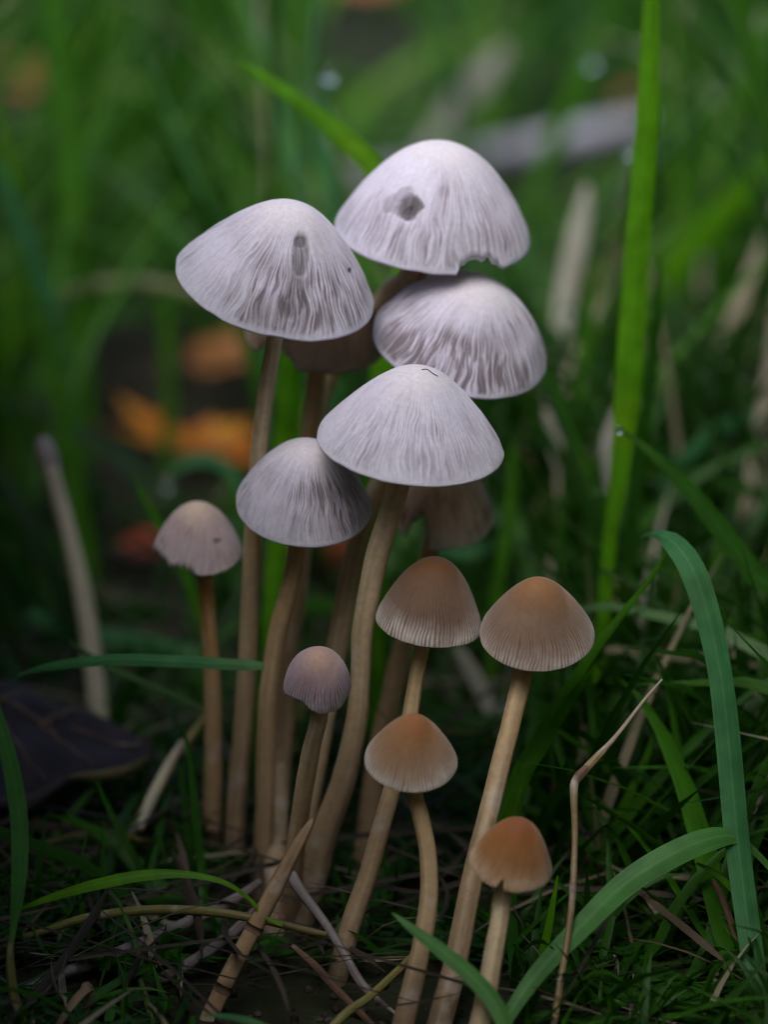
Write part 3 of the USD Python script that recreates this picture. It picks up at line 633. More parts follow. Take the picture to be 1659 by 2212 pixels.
BL = [
    ("tall bright green blade rising past the top edge on the right", [(1412, -80, 26), (1409, 40, 36), (1400, 280, 50), (1378, 560, 54), (1362, 820, 58), (1346, 980, 44), (1334, 1080, 38), (1316, 1200, 30)], 0.505, "bright", 25, 0.3, (1270, 0.505)),
    ("narrow darker green blade pressed along the right of the tall bright one", [(1425, 560, 6), (1418, 700, 22), (1402, 850, 28), (1385, 1000, 30), (1360, 1200, 30)], 0.52, "dark", 30, 0.2, (1320, 0.52)),
    ("pointed green blade whose tip rises left of the topmost cap", [(515, 133, 4), (560, 160, 20), (640, 215, 34), (720, 278, 42), (800, 350, 48), (870, 450, 52), (880, 560, 52), (850, 680, 50), (820, 900, 46)], 0.522, "bright", 15, 0.3, (810, 0.53)),
    ("vivid green blade standing straight between the two left stems", [(650, 540, 20), (638, 700, 40), (630, 800, 48), (622, 920, 50), (610, 1060, 48), (600, 1200, 46), (592, 1330, 42)], 0.507, "vivid", 10, 0.25, (580, 0.507)),
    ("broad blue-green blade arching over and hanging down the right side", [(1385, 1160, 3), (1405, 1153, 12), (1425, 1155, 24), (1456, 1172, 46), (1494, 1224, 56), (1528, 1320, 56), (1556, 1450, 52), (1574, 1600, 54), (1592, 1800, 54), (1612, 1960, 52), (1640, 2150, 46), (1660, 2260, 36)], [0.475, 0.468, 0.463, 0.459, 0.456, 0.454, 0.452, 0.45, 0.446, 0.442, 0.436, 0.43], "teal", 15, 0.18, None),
    ("wide green blade arching from the bottom to the right edge", [(1050, 2275, 26), (1105, 2180, 32), (1170, 2090, 40), (1255, 2000, 48), (1350, 1908, 54), (1450, 1845, 56), (1540, 1808, 50), (1592, 1806, 26), (1625, 1830, 16), (1665, 1872, 13), (1720, 1940, 6)], [0.428, 0.43, 0.433, 0.436, 0.44, 0.442, 0.444, 0.446, 0.447, 0.448, 0.448], "leaf", [10, 10, 10, 15, 15, 15, 20, 40, 60, 60, 60], 0.2, None),
    ("short pointed green blade crossing the foot of the orange mushroom", [(848, 1971, 3), (885, 2000, 18), (945, 2045, 30), (1010, 2098, 36), (1062, 2155, 38), (1092, 2215, 34), (1110, 2290, 28)], [0.425, 0.424, 0.423, 0.422, 0.421, 0.42, 0.42], "leaf", 15, 0.25, None),
    ("upright green blade curving along the lower left edge", [(-25, 1440, 16), (-6, 1540, 26), (24, 1650, 36), (42, 1760, 38), (44, 1860, 36), (38, 1940, 28), (29, 2005, 14), (24, 2050, 7)], 0.432, "leaf", 15, 0.3, None),
    ("thin green blade bowed level above the straws at lower left", [(40, 1963, 6), (110, 1937, 16), (210, 1908, 24), (310, 1889, 24), (400, 1887, 16), (480, 1903, 11), (535, 1937, 9), (572, 1978, 8), (610, 1998, 6)], 0.44, "bright", 25, 0.2, None),
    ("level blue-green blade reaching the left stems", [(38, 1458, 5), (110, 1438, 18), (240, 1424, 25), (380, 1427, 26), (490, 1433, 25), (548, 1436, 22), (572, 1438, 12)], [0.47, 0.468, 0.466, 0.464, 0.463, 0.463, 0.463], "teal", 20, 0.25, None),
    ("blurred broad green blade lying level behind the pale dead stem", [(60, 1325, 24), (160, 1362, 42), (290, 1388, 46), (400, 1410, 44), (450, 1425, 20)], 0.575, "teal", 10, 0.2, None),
    ("thin green blade with its tip at the arch of the blue-green blade", [(1443, 1170, 3), (1436, 1198, 7), (1398, 1258, 11), (1345, 1326, 15), (1296, 1388, 20), (1240, 1470, 24), (1170, 1580, 27), (1090, 1740, 28)], 0.468, "mid", 20, 0.2, (1010, 0.475)),
    ("short pointed blade close behind the fawn cap's lower right", [(1287, 1435, 3), (1268, 1462, 14), (1225, 1525, 22), (1175, 1610, 26), (1120, 1720, 28)], 0.462, "mid", 25, 0.2, (1050, 0.465)),
    ("dark green blade slanting down to the right edge with a droplet at its tip", [(1333, 925, 4), (1372, 950, 14), (1430, 998, 24), (1510, 1082, 38), (1570, 1160, 42), (1630, 1240, 44), (1720, 1360, 40)], 0.487, "dark", 15, 0.2, (1800, 0.487)),
    ("dark slender blade bending down from behind the streaked white cap", [(1165, 780, 10), (1188, 825, 22), (1218, 885, 26), (1252, 968, 24), (1285, 1060, 22), (1308, 1130, 20)], 0.515, "dark", 20, 0.2, (1330, 0.52)),
    ("narrow green blade with its tip above the pinkish cap", [(289, 1028, 3), (312, 1075, 16), (345, 1132, 22), (395, 1225, 24), (425, 1310, 24), (445, 1400, 22)], 0.512, "mid", 20, 0.2, (470, 0.515)),
    ("small green blade showing left of the greyish white cap", [(487, 1035, 3), (505, 1075, 14), (530, 1130, 20), (550, 1220, 22)], 0.515, "mid", 20, 0.2, (560, 0.515)),
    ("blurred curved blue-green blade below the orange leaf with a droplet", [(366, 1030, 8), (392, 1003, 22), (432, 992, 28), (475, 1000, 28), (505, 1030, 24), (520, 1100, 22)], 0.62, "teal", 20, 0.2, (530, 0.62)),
    ("upright green blade right of the orange mushroom's stem", [(1205, 1890, 3), (1196, 1945, 12), (1182, 2020, 18), (1160, 2110, 22), (1140, 2200, 24)], 0.452, "bright", 25, 0.2, (1125, 0.44)),
    ("leaning green blade between the fawn stem and the jointed twig", [(1420, 1560, 3), (1395, 1640, 14), (1340, 1760, 22), (1290, 1860, 24), (1250, 1960, 24)], 0.478, "mid", 20, 0.2, (1230, 0.465)),
    ("small curled green leaf tip at lower right", [(1505, 1863, 5), (1540, 1880, 12), (1575, 1910, 14), (1594, 1938, 6)], 0.446, "mid", 30, 0.4, None),
    ("thin green blade along the lower right edge", [(1600, 1830, 8), (1625, 1930, 14), (1650, 2010, 16), (1670, 2100, 16)], 0.448, "mid", 35, 0.2, (1685, 0.44)),
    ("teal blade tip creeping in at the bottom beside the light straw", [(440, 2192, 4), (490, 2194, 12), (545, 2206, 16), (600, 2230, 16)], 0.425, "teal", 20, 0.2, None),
    ("short green blade leaning left of the straws", [(205, 1675, 3), (235, 1745, 12), (285, 1840, 16), (330, 1930, 16)], 0.475, "dark", 20, 0.2, (350, 0.465)),
    ("green blade standing in front of the pinkish mushroom's foot", [(395, 1560, 3), (412, 1650, 12), (425, 1780, 18), (438, 1900, 18)], 0.47, "dark", 20, 0.2, (440, 0.46)),
    ("thin dark blade sloping over the dark leaf", [(150, 1385, 6), (230, 1438, 14), (330, 1480, 14), (420, 1520, 10), (480, 1560, 4)], 0.49, "dark", 20, 0.2, None),
    # further back, out of focus
    ("blurred long green blade down the left from the top edge", [(105, -40, 40), (130, 150, 50), (150, 350, 52), (168, 600, 52), (182, 800, 46), (185, 980, 40)], 0.70, "mid", 15, 0.2, (180, 0.70)),
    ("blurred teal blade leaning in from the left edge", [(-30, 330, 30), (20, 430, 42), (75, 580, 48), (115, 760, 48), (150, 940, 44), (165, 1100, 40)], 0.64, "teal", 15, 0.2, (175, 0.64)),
    ("blurred bright blade crossing the left blades low down", [(40, 560, 20), (90, 700, 40), (130, 860, 44), (160, 1040, 40), (190, 1200, 34)], 0.62, "mid", 20, 0.2, (205, 0.62)),
    ("blurred green blade lying nearly level at upper left", [(-30, 385, 26), (120, 372, 40), (280, 352, 40), (430, 330, 30), (520, 330, 8)], 0.86, "mid", 20, 0.2, None),
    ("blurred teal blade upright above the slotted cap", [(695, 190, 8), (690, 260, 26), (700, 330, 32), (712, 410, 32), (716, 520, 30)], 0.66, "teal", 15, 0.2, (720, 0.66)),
    ("blurred broad green blade rising to the upper right corner", [(1680, 20, 24), (1620, 160, 46), (1560, 330, 50), (1510, 480, 46), (1470, 640, 40)], 0.72, "mid", 15, 0.2, (1420, 0.72)),
    ("blurred bright blade slanting to the right edge", [(1700, 300, 30), (1600, 420, 56), (1510, 520, 58), (1430, 620, 50), (1380, 730, 44)], 0.70, "bright", 20, 0.2, (1330, 0.70)),
    ("blurred pale green blade arching at the right edge", [(1700, 890, 22), (1620, 905, 34), (1550, 930, 34), (1490, 985, 30), (1440, 1060, 26)], 0.585, "teal", 20, 0.2, (1400, 0.585)),
    ("blurred green blade sloping beside the tall bright one at top", [(1330, -30, 14), (1270, 130, 30), (1210, 280, 36), (1160, 420, 34)], 0.85, "mid", 15, 0.2, (1120, 0.85)),
    ("blurred upright blade in the green behind the streaked cap", [(1290, 560, 8), (1270, 680, 26), (1262, 820, 30), (1265, 960, 28)], 0.60, "mid", 20, 0.2, (1270, 0.60)),
    ("blurred green blade standing below the pale arch on the right", [(1600, 1080, 6), (1560, 1180, 20), (1520, 1330, 26), (1490, 1500, 26)], 0.55, "mid", 20, 0.2, (1480, 0.55)),
    ("blurred green blade right of the torn brown cap", [(1110, 960, 6), (1105, 1060, 22), (1090, 1180, 26), (1070, 1320, 24)], 0.56, "mid", 20, 0.2, (1050, 0.56)),
    ("blurred pale green strip curving behind the torn cap's rim", [(930, 1175, 10), (990, 1195, 26), (1060, 1180, 24), (1110, 1140, 10)], 0.58, "teal", 10, 0.2, None),
    ("blurred upright green blade left of the slotted cap's stem", [(345, 560, 6), (358, 680, 26), (365, 820, 30), (362, 960, 28)], 0.70, "mid", 20, 0.2, (360, 0.70)),
    # pale dead blades behind
    ("blurred whitish dead blade upright right of the topmost cap", [(1268, 400, 14), (1255, 480, 40), (1235, 580, 46), (1216, 690, 40), (1205, 800, 24)], 0.66, "straw", 15, 0.2, (1190, 0.66)),
    ("blurred grey dead blade leaning behind above the topmost cap", [(1092, 100, 20), (1050, 160, 50), (990, 230, 52), (935, 300, 36), (890, 360, 16)], 0.95, "greystraw", 15, 0.2, None),
    ("blurred pale dead blade thin against the upper right corner", [(1660, -20, 8), (1625, 100, 22), (1580, 250, 26), (1545, 420, 22), (1520, 560, 16)], 0.76, "straw", 15, 0.2, (1500, 0.76)),
    ("blurred whitish dead blade below the streaked white cap", [(1178, 830, 10), (1190, 890, 32), (1205, 980, 34), (1212, 1060, 20)], 0.58, "straw", 10, 0.2, (1225, 0.58)),
    ("blurred pale dead blade beside the foot of the tall bright blade", [(1330, 880, 8), (1312, 960, 26), (1308, 1050, 28), (1312, 1130, 16)], 0.57, "greystraw", 10, 0.2, (1310, 0.57)),
    ("blurred pale dead blade leaning between brown and fawn stems", [(985, 1395, 12), (1005, 1425, 30), (1035, 1480, 34), (1060, 1535, 28), (1085, 1590, 18)], 0.54, "straw", 10, 0.2, (1100, 0.54)),
    ("blurred pale dead blade behind the arching blade on the right", [(1490, 980, 8), (1460, 1060, 26), (1435, 1140, 28), (1420, 1220, 20)], 0.60, "greystraw", 10, 0.2, (1410, 0.60)),
    ("blurred olive blade lying level left of the slotted cap", [(130, 632, 8), (230, 612, 20), (330, 612, 24), (420, 632, 22), (500, 658, 14)], 0.68, "olive", 15, 0.2, None),
    ("blurred whitish dead blade slanting low at the right", [(1585, 760, 8), (1555, 840, 30), (1520, 920, 32), (1490, 1000, 14)], 0.74, "greystraw", 10, 0.2, None),
]
for i, (lab, pts, d, look, tw, fo, ba) in enumerate(BL):
    cat = "dead grass" if look in ("straw", "greystraw") else "grass blade"
    place(blade(lab, pts, d, look, tw, fo, ba, "dead_grass" if cat == "dead grass" else "grass_shoot", cat, seed=i))


# ------------------------------------------------------------------ straws, twigs, stalks
def stalk(name, label, cat, pts, d, look, sides=14, lump=0.12, nodes=(), seed=0, parts=None):
    dd = np.broadcast_to(np.asarray(d, float), (len(pts),))
    p3 = np.array([P(x, y, q) for (x, y, w), q in zip(pts, dd)])
    rr_ = np.array([w * 0.5 * PX * q for (x, y, w), q in zip(pts, dd)])
    sp = spline(np.column_stack([p3, rr_]), 70)
    origin = sp[-1, :3]
    v, f, al, fb = tube(sp[:, :3], np.maximum(sp[:, 3], 0.00012), sides, lump, seed)
    if not nodes:
        prim = put(name, v, f, STEM[look], None, origin, along=al, fibre=fb)
        UsdGeom.Xformable(prim).AddTranslateOp().Set(Gf.Vec3d(*map(float, origin)))
        return tag(prim, label, cat)
    root = thing(name, origin, label, cat)
    put("stalk", v, f, STEM[look], root, origin, along=al, fibre=fb)
    for (q, pname, swell, length, plook) in nodes:
        i = int(q * 69)
        lo, hi = max(i - length, 0), min(i + length, 69)
        seg = sp[lo:hi + 1]
        bell = np.sin(np.linspace(0, np.pi, len(seg))) ** 0.6
        nv, nf, na, nb = tube(seg[:, :3], seg[:, 3] * (1.03 + swell * bell), 14, 0.25, seed + 3)
        put(pname, nv, nf, STEM[plook], root, origin, along=na, fibre=nb)
    return root


stalk("straw", "light tan straw leaning up in front of the stems with dark joints", "straw", [(420, 2270, 38), (478, 2142, 38), (518, 2062, 38), (556, 1990, 38), (594, 1918, 37), (640, 1832, 30), (666, 1785, 18), (676, 1766, 6)], 0.441, "straw",
      nodes=[(0.27, "joint", 0.03, 1, "brown"), (0.53, "joint", 0.03, 1, "brown")], seed=1, lump=0.25)
stalk("straw", "thin yellowish straw bowed over the grey straws at lower left", "straw", [(-20, 2040, 16), (60, 2022, 18), (100, 2010, 16), (180, 1984, 20), (300, 1966, 21), (440, 1967, 21), (560, 1985, 19), (660, 2008, 16), (708, 2018, 12)], [0.46, 0.459, 0.458, 0.457, 0.455, 0.452, 0.45, 0.448, 0.447], "olive", seed=2)
stalk("straw", "thick grey straw slanting from the lower left edge", "straw", [(-40, 2175, 22), (40, 2138, 24), (150, 2096, 27), (300, 2040, 28), (420, 1985, 27), (510, 1940, 24), (560, 1905, 16)], [0.452, 0.453, 0.454, 0.456, 0.459, 0.463, 0.468], "greystraw", nodes=[(0.36, "joint", 0.08, 1, "brown")], seed=3)
stalk("straw", "greyish brown straw below and parallel to the thick grey one", "straw", [(180, 2235, 18), (300, 2140, 24), (400, 2086, 26), (490, 2025, 26), (550, 1968, 20)], [0.448, 0.45, 0.453, 0.458, 0.464], "greystraw", seed=4)
stalk("twig", "thin grey twig slanting down right from the stems' foot", "twig", [(628, 1888, 26), (650, 1925, 24), (700, 1990, 20), (745, 2062, 18), (785, 2128, 20), (850, 2185, 8), (905, 2225, 5)], [0.452, 0.45, 0.448, 0.446, 0.443, 0.44, 0.438], "greystraw", seed=5, lump=0.25)
stalk("twig", "short reddish brown twig at the bottom below the stems", "twig", [(630, 2040, 10), (680, 2085, 18), (730, 2140, 18), (790, 2200, 16), (830, 2245, 12)], 0.443, "brown", seed=6, lump=0.25)
stalk("straw", "olive straw rising right from the bottom edge", "straw", [(700, 2235, 18), (750, 2185, 20), (800, 2150, 18), (880, 2075, 16), (930, 2020, 10)], [0.432, 0.434, 0.437, 0.444, 0.45], "olive", seed=7)
stalk("twig", "bent pale brown twig with dark knots, standing at lower right", "twig", [(1430, 1467, 4.1), (1388, 1516, 7.4), (1332, 1588, 9.8), (1285, 1640, 15.6), (1262, 1665, 16.4), (1243, 1688, 18.0), (1240, 1715, 14.8), (1242, 1800, 13.9), (1239, 1900, 15.6), (1228, 2010, 15.6), (1208, 2140, 14.8), (1190, 2260, 13.9)],
      [0.446, 0.445, 0.444, 0.443, 0.442, 0.441, 0.44, 0.439, 0.437, 0.435, 0.432, 0.43], "twig", nodes=[(0.325, "knot", 0.28, 2, "brown"), (0.275, "sheath", 0.16, 3, "twig"), (0.245, "knot", 0.10, 1, "brown"), (0.62, "joint", 0.06, 1, "brown")], seed=8, lump=0.5)
stalk("dead_stalk", "blurred pale dead stalk with a knob top, left of the cluster", "dead stalk", [(92, 945, 26), (102, 985, 40), (118, 1040, 34), (150, 1160, 36), (178, 1280, 40), (196, 1390, 43), (208, 1500, 44), (214, 1600, 42)], [0.552, 0.551, 0.55, 0.549, 0.548, 0.547, 0.546, 0.545], "pale_dead", nodes=[(0.07, "knob", 0.18, 4, "greystraw")], seed=9)
stalk("twig", "thick lavender grey dead twig lying level behind the topmost cap", "twig", [(640, 420, 40), (740, 398, 55), (860, 372, 52), (1000, 345, 56), (1150, 318, 62), (1290, 288, 60), (1400, 262, 40)], 1.12, "lavender", seed=10, lump=0.3)
stalk("twig", "blurred brown twig standing behind the wide arching blade", "twig", [(1345, 1905, 18), (1360, 1960, 22), (1394, 2066, 22), (1455, 2160, 22), (1500, 2240, 20)], 0.472, "brown", seed=11, lump=0.2)
stalk("twig", "thin brown dry stem beside the hanging blue-green blade", "twig", [(1540, 1898, 10), (1562, 1945, 15), (1592, 2030, 16), (1630, 2140, 17), (1670, 2250, 18)], 0.452, "brown", seed=12, lump=0.3)
stalk("grass_stalk", "olive grass stem in the lower left corner", "grass stem", [(22, 2030, 12), (22, 2085, 20), (30, 2150, 22), (46, 2200, 20), (60, 2270, 20)], 0.432, "olive", seed=13)
stalk("twig", "faint brown twig between the fawn stem and the bent twig", "twig", [(1195, 1560, 8), (1200, 1660, 14), (1195, 1760, 18), (1170, 1800, 18), (1130, 1850, 12)], 0.50, "brown", seed=14, lump=0.2)
stalk("straw", "yellowish stem leaning left of the pinkish mushroom's stem", "straw", [(445, 1545, 14), (400, 1610, 22), (350, 1690, 24), (300, 1770, 22), (262, 1830, 16)], [0.505, 0.503, 0.5, 0.495, 0.49], "olive", seed=15)
stalk("straw", "whitish short straw left of the pinkish mushroom's foot", "straw", [(395, 1600, 14), (360, 1660, 24), (325, 1730, 26), (300, 1790, 18)], [0.498, 0.496, 0.493, 0.49], "pale_dead", seed=16)


# ------------------------------------------------------------------ fallen leaves
def leaf(label, outline, pts3, look, name="fallen_leaf", curl=0.0, seed=0, parts=True, vein="brown"):
    """outline: polygon in leaf units (x along the leaf, y across); pts3: origin, x axis (to the tip), y axis as 3-D vectors."""
    from shapely.geometry import Polygon, Point
    import trimesh
    o, ax, ay = (np.asarray(t, float) for t in pts3)
    nrm = np.cross(ax, ay); nrm /= np.linalg.norm(nrm)
    ln = np.linalg.norm(ax)
    poly = Polygon(outline).buffer(0)
    v2, f2 = trimesh.creation.triangulate_polygon(poly.segmentize(0.06), engine="earcut")
    m2 = trimesh.Trimesh(np.column_stack([v2, np.zeros(len(v2))]), f2).subdivide_to_size(0.07)
    q = m2.vertices
    n = meshkit.fbm(np.column_stack([q[:, 0] * 3.2, q[:, 1] * 3.2, 0 * q[:, 0] + seed]), 3, seed) - 0.5
    z = curl * (q[:, 1] ** 2) * 1.2 + curl * 0.5 * (q[:, 0] - 0.5) ** 2 + 0.22 * n - 0.05 * np.exp(-(q[:, 1] / 0.04) ** 2)
    top = o + q[:, :1] * ax + q[:, 1:2] * ay + (z * ln)[:, None] * nrm
    bot = top - nrm * 0.00025
    f = m2.faces
    edges = np.sort(m2.edges, axis=1)
    uniq, inv, cnt = np.unique(edges, axis=0, return_inverse=True, return_counts=True)
    be = m2.edges[cnt[inv.ravel()] == 1]
    nn = len(top)
    sidef = np.vstack([np.column_stack([be[:, 1], be[:, 0], be[:, 0] + nn]), np.column_stack([be[:, 1], be[:, 0] + nn, be[:, 1] + nn])])
    root = thing(name, o, label, "leaf")
    put("leaf_blade", np.vstack([top, bot]), np.vstack([f, f[:, ::-1] + nn, sidef]), LEAF[look], root, o, smooth=50)
    zc = np.linspace(-0.25, 0.92, 24)
    zz = curl * 0.5 * (zc - 0.5) ** 2 - 0.03 + 0.22 * (meshkit.fbm(np.column_stack([zc * 3.2, 0 * zc, 0 * zc + seed]), 3, seed) - 0.5)
    line = o + zc[:, None] * ax + (zz * ln)[:, None] * nrm
    v, fv, al, fb = tube(line, np.linspace(0.0007, 0.0002, 24), 8)
    put("midrib", v, fv, STEM[vein], root, o, along=al, fibre=fb)
    return root


def maple():
    r = []
    for i in range(5):
        a0 = math.radians(-112 + 56 * i)
        ln_ = (0.62, 0.85, 1.0, 0.85, 0.62)[i]
        for da, k_ in ((-0.40, 0.46), (-0.20, 0.74), (-0.12, 0.66), (0, 1.0), (0.12, 0.66), (0.20, 0.74), (0.40, 0.46)):
            r.append((0.12 + ln_ * k_ * math.cos(a0 + da) * 0.9, ln_ * k_ * math.sin(a0 + da) * 0.9))
    return r


OVAL = [(0.0, 0.0), (0.10, 0.14), (0.28, 0.26), (0.50, 0.31), (0.72, 0.24), (0.90, 0.10), (1.0, 0.0), (0.90, -0.11), (0.72, -0.25), (0.50, -0.31), (0.28, -0.26), (0.10, -0.14)]
V = lambda *a: np.array(a, float)
leaf("large blurred orange and red maple leaf behind the left stems", maple(), (G(405, 1035) + V(0, 0, 0.006), V(0.014, 0.016, 0.004), V(-0.040, 0.016, 0.006)), "orange", curl=0.35, seed=5)
leaf("dull rusty brown leaf lying just behind the orange one", OVAL, (G(400, 890) + V(0, 0, 0.012), V(0.036, 0.008, 0.006), V(-0.006, 0.030, 0.015)), "brown", curl=0.4, seed=6)
leaf("small red-orange leaf piece on the ground left of the pinkish cap", OVAL, (G(255, 1235) + V(0, 0, 0.004), V(0.011, 0.004, 0.003), V(-0.003, 0.010, 0.007)), "red", curl=0.4, seed=7)
leaf("orange-red leaf showing between the stems under the central cap", maple(), (G(700, 1250) + V(0, 0, 0.006), V(0.010, 0.004, 0.004), V(-0.004, 0.012, 0.009)), "red", curl=0.3, seed=8)
leaf("big blurred rust brown leaf at the top edge", OVAL, (G(735, 90) + V(0, 0, 0.03), V(0.040, 0.01, 0.028), V(-0.03, 0.02, 0.05)), "rust", curl=0.3, seed=9)
leaf("blurred red-orange leaf near the upper left edge", OVAL, (G(5, 205) + V(0, 0, 0.006), V(0.022, 0.006, 0.005), V(-0.004, 0.020, 0.016)), "rust", curl=0.3, seed=10)
leaf("small blurred reddish leaf behind the tall bright blade", OVAL, (G(1335, 255) + V(0, 0, 0.006), V(0.012, 0.004, 0.006), V(-0.004, 0.010, 0.016)), "rust", curl=0.3, seed=11)
# the dark curled leaf at the left edge: a sheet laid over the grass, its front margin turned under
pA = [(-90, 1480), (0, 1474), (60, 1488), (115, 1522), (170, 1536), (225, 1556), (285, 1588), (328, 1614)]
pB = [(-90, 1748), (0, 1724), (60, 1720), (110, 1694), (165, 1672), (225, 1664), (285, 1650), (330, 1624)]
A3 = spline(np.array([P(x, y, 0.535 - 0.00006 * (x + 90)) for x, y in pA]), 40)
B3 = spline(np.array([P(x, y, 0.487 + 0.00004 * (x + 90)) for x, y in pB]), 40)
rows = []
for q in np.linspace(0, 1, 18):
    row = A3 * (1 - q) + B3 * q
    row = row + np.array([0, 0, 1.0]) * (0.0060 * math.sin(math.pi * q ** 0.8) * np.linspace(1, 0.15, 40)[:, None]) * 1.0
    nzv = meshkit.fbm(row * 90, 3, 4) - 0.5
    row = row + np.array([0, -0.3, 1.0]) * (0.009 * nzv * math.sin(math.pi * min(q * 1.2, 1)))[:, None]
    rows.append(row)
rows = np.array(rows)
lv, lf = rows.reshape(-1, 3), grid_faces(18, 40)
lo_ = lv.mean(0)
dl = thing("fallen_leaf", lo_, "large dark purplish dead leaf at the left edge", "leaf")
put("leaf_blade", np.vstack([lv, lv - V(0, 0, 0.0004)]), np.vstack([lf, lf[:, ::-1] + len(lv)]), LEAF["dark"], dl, lo_)
for nm, a_, b_, wdt, lk in (("turned_margin", 4, 24, 0.0026, "lilac"), ("pale_margin", 22, 39, 0.0020, "buff")):
    e = rows[-1][a_:b_]
    t_ = np.sin(np.linspace(0.15, math.pi - 0.1, len(e))) ** 0.7
    r2 = np.array([e + V(0, -0.0002, 0.0002), e + (V(0, 0.0002, -0.55) * (wdt * t_)[:, None]), e + (V(0, 0.5, -1.0) * (wdt * t_)[:, None])])
    put(nm, r2.reshape(-1, 3), grid_faces(3, len(e)), LEAF[lk], dl, lo_)
for nm, q0, q1, i0, i1 in (("midrib", 0.45, 0.55, 0, 37), ("vein", 0.47, 0.05, 8, 20), ("vein", 0.49, 0.08, 18, 29), ("vein", 0.47, 0.95, 6, 17), ("vein", 0.50, 0.93, 16, 27), ("vein", 0.46, 0.1, 0, 11)):
    line = np.array([rows[int(round((q0 + (q1 - q0) * k) * 17)), int(round(i0 + (i1 - i0) * k))] for k in np.linspace(0, 1, 9)])
    v, f, al, fb = tube(spline(line, 24), np.linspace(0.00045 if nm == "midrib" else 0.00028, 0.00015, 24), 8)
    put(nm, v, f, STEM["brown"], dl, lo_, along=al, fibre=fb)
# dry folded leaf in the lower left corner
fl = [P(x, y, d) for x, y, d in ((105, 2250, 0.43), (135, 2195, 0.432), (172, 2145, 0.434), (192, 2130, 0.436), (196, 2150, 0.437), (178, 2195, 0.436), (155, 2255, 0.434))]
v, f, al, u = ribbon(fl, np.array([10, 14, 18, 16, 18, 22, 22]) * PX * 0.434, [30, 30, 40, 60, 40, 30, 30], 0.3)
prim = tag(put("dry_leaf", v - fl[0], f, B["drystraw"], along=al, across=u), "dry brown folded grass leaf in the lower left corner", "dead grass")
UsdGeom.Xformable(prim).AddTranslateOp().Set(Gf.Vec3d(*map(float, fl[0])))

# ------------------------------------------------------------------ water drops
import trimesh
ico = trimesh.creation.icosphere(4, 1.0)


def drop(label, px, py, d, r):
    c = P(px, py, d)
    vv = ico.vertices.copy()
    vv[:, 2] = np.where(vv[:, 2] > 0, vv[:, 2] * 1.08, vv[:, 2])
    pr = put("water_drop", vv * r, ico.faces, WATER)
    UsdGeom.Xformable(pr).AddTranslateOp().Set(Gf.Vec3d(*map(float, c)))
    tag(pr, label, "water drop")


drop("round bright droplet above the pointed blade near the top", 712, 166, 0.60, 0.0014)
drop("droplet hanging at the end of the curved blade below the orange leaf", 362, 1042, 0.615, 0.0015)
drop("large faint droplet high up left of the tall bright blade", 1280, 136, 0.72, 0.0015)
drop("droplet on the whitish dead blade right of the caps", 1224, 672, 0.645, 0.0014)
drop("droplet just left of the brown mushroom's stem", 860, 1527, 0.53, 0.0011)
drop("droplet against the left of the fawn mushroom's stem", 1086, 1526, 0.53, 0.0011)
drop("tiny droplet on the tip of the dark slanting blade", 1337, 930, 0.483, 0.0006)
drop("faint droplet on the left side of the tall bright blade", 1362, 330, 0.60, 0.0011)

# small black fibre near the apex of the front white cap
def on_cap(seed, px, py):
    """The point of a cap's skin seen at (px, py), a hair's breadth proud of it."""
    x_, y_, d_ = project(SURFACE[seed])
    k = np.argsort(np.hypot(x_ - px, y_ - py))[:24]
    return P(px, py, d_[k].min() - 0.00012)


fp = [on_cap(404, x, y) for x, y in ((911, 799), (922, 798), (934, 806), (946, 813))]
v, f, al, fb = tube(spline(np.array(fp), 16), np.full(16, 0.00007), 8)
pr = put("fibre_speck", v, f, STEM["brown"], None, fp[0], along=al, fibre=fb)
UsdGeom.Xformable(pr).AddTranslateOp().Set(Gf.Vec3d(*map(float, fp[0])))
tag(pr, "tiny dark plant fibre lying near the central white cap's top", "plant fibre")


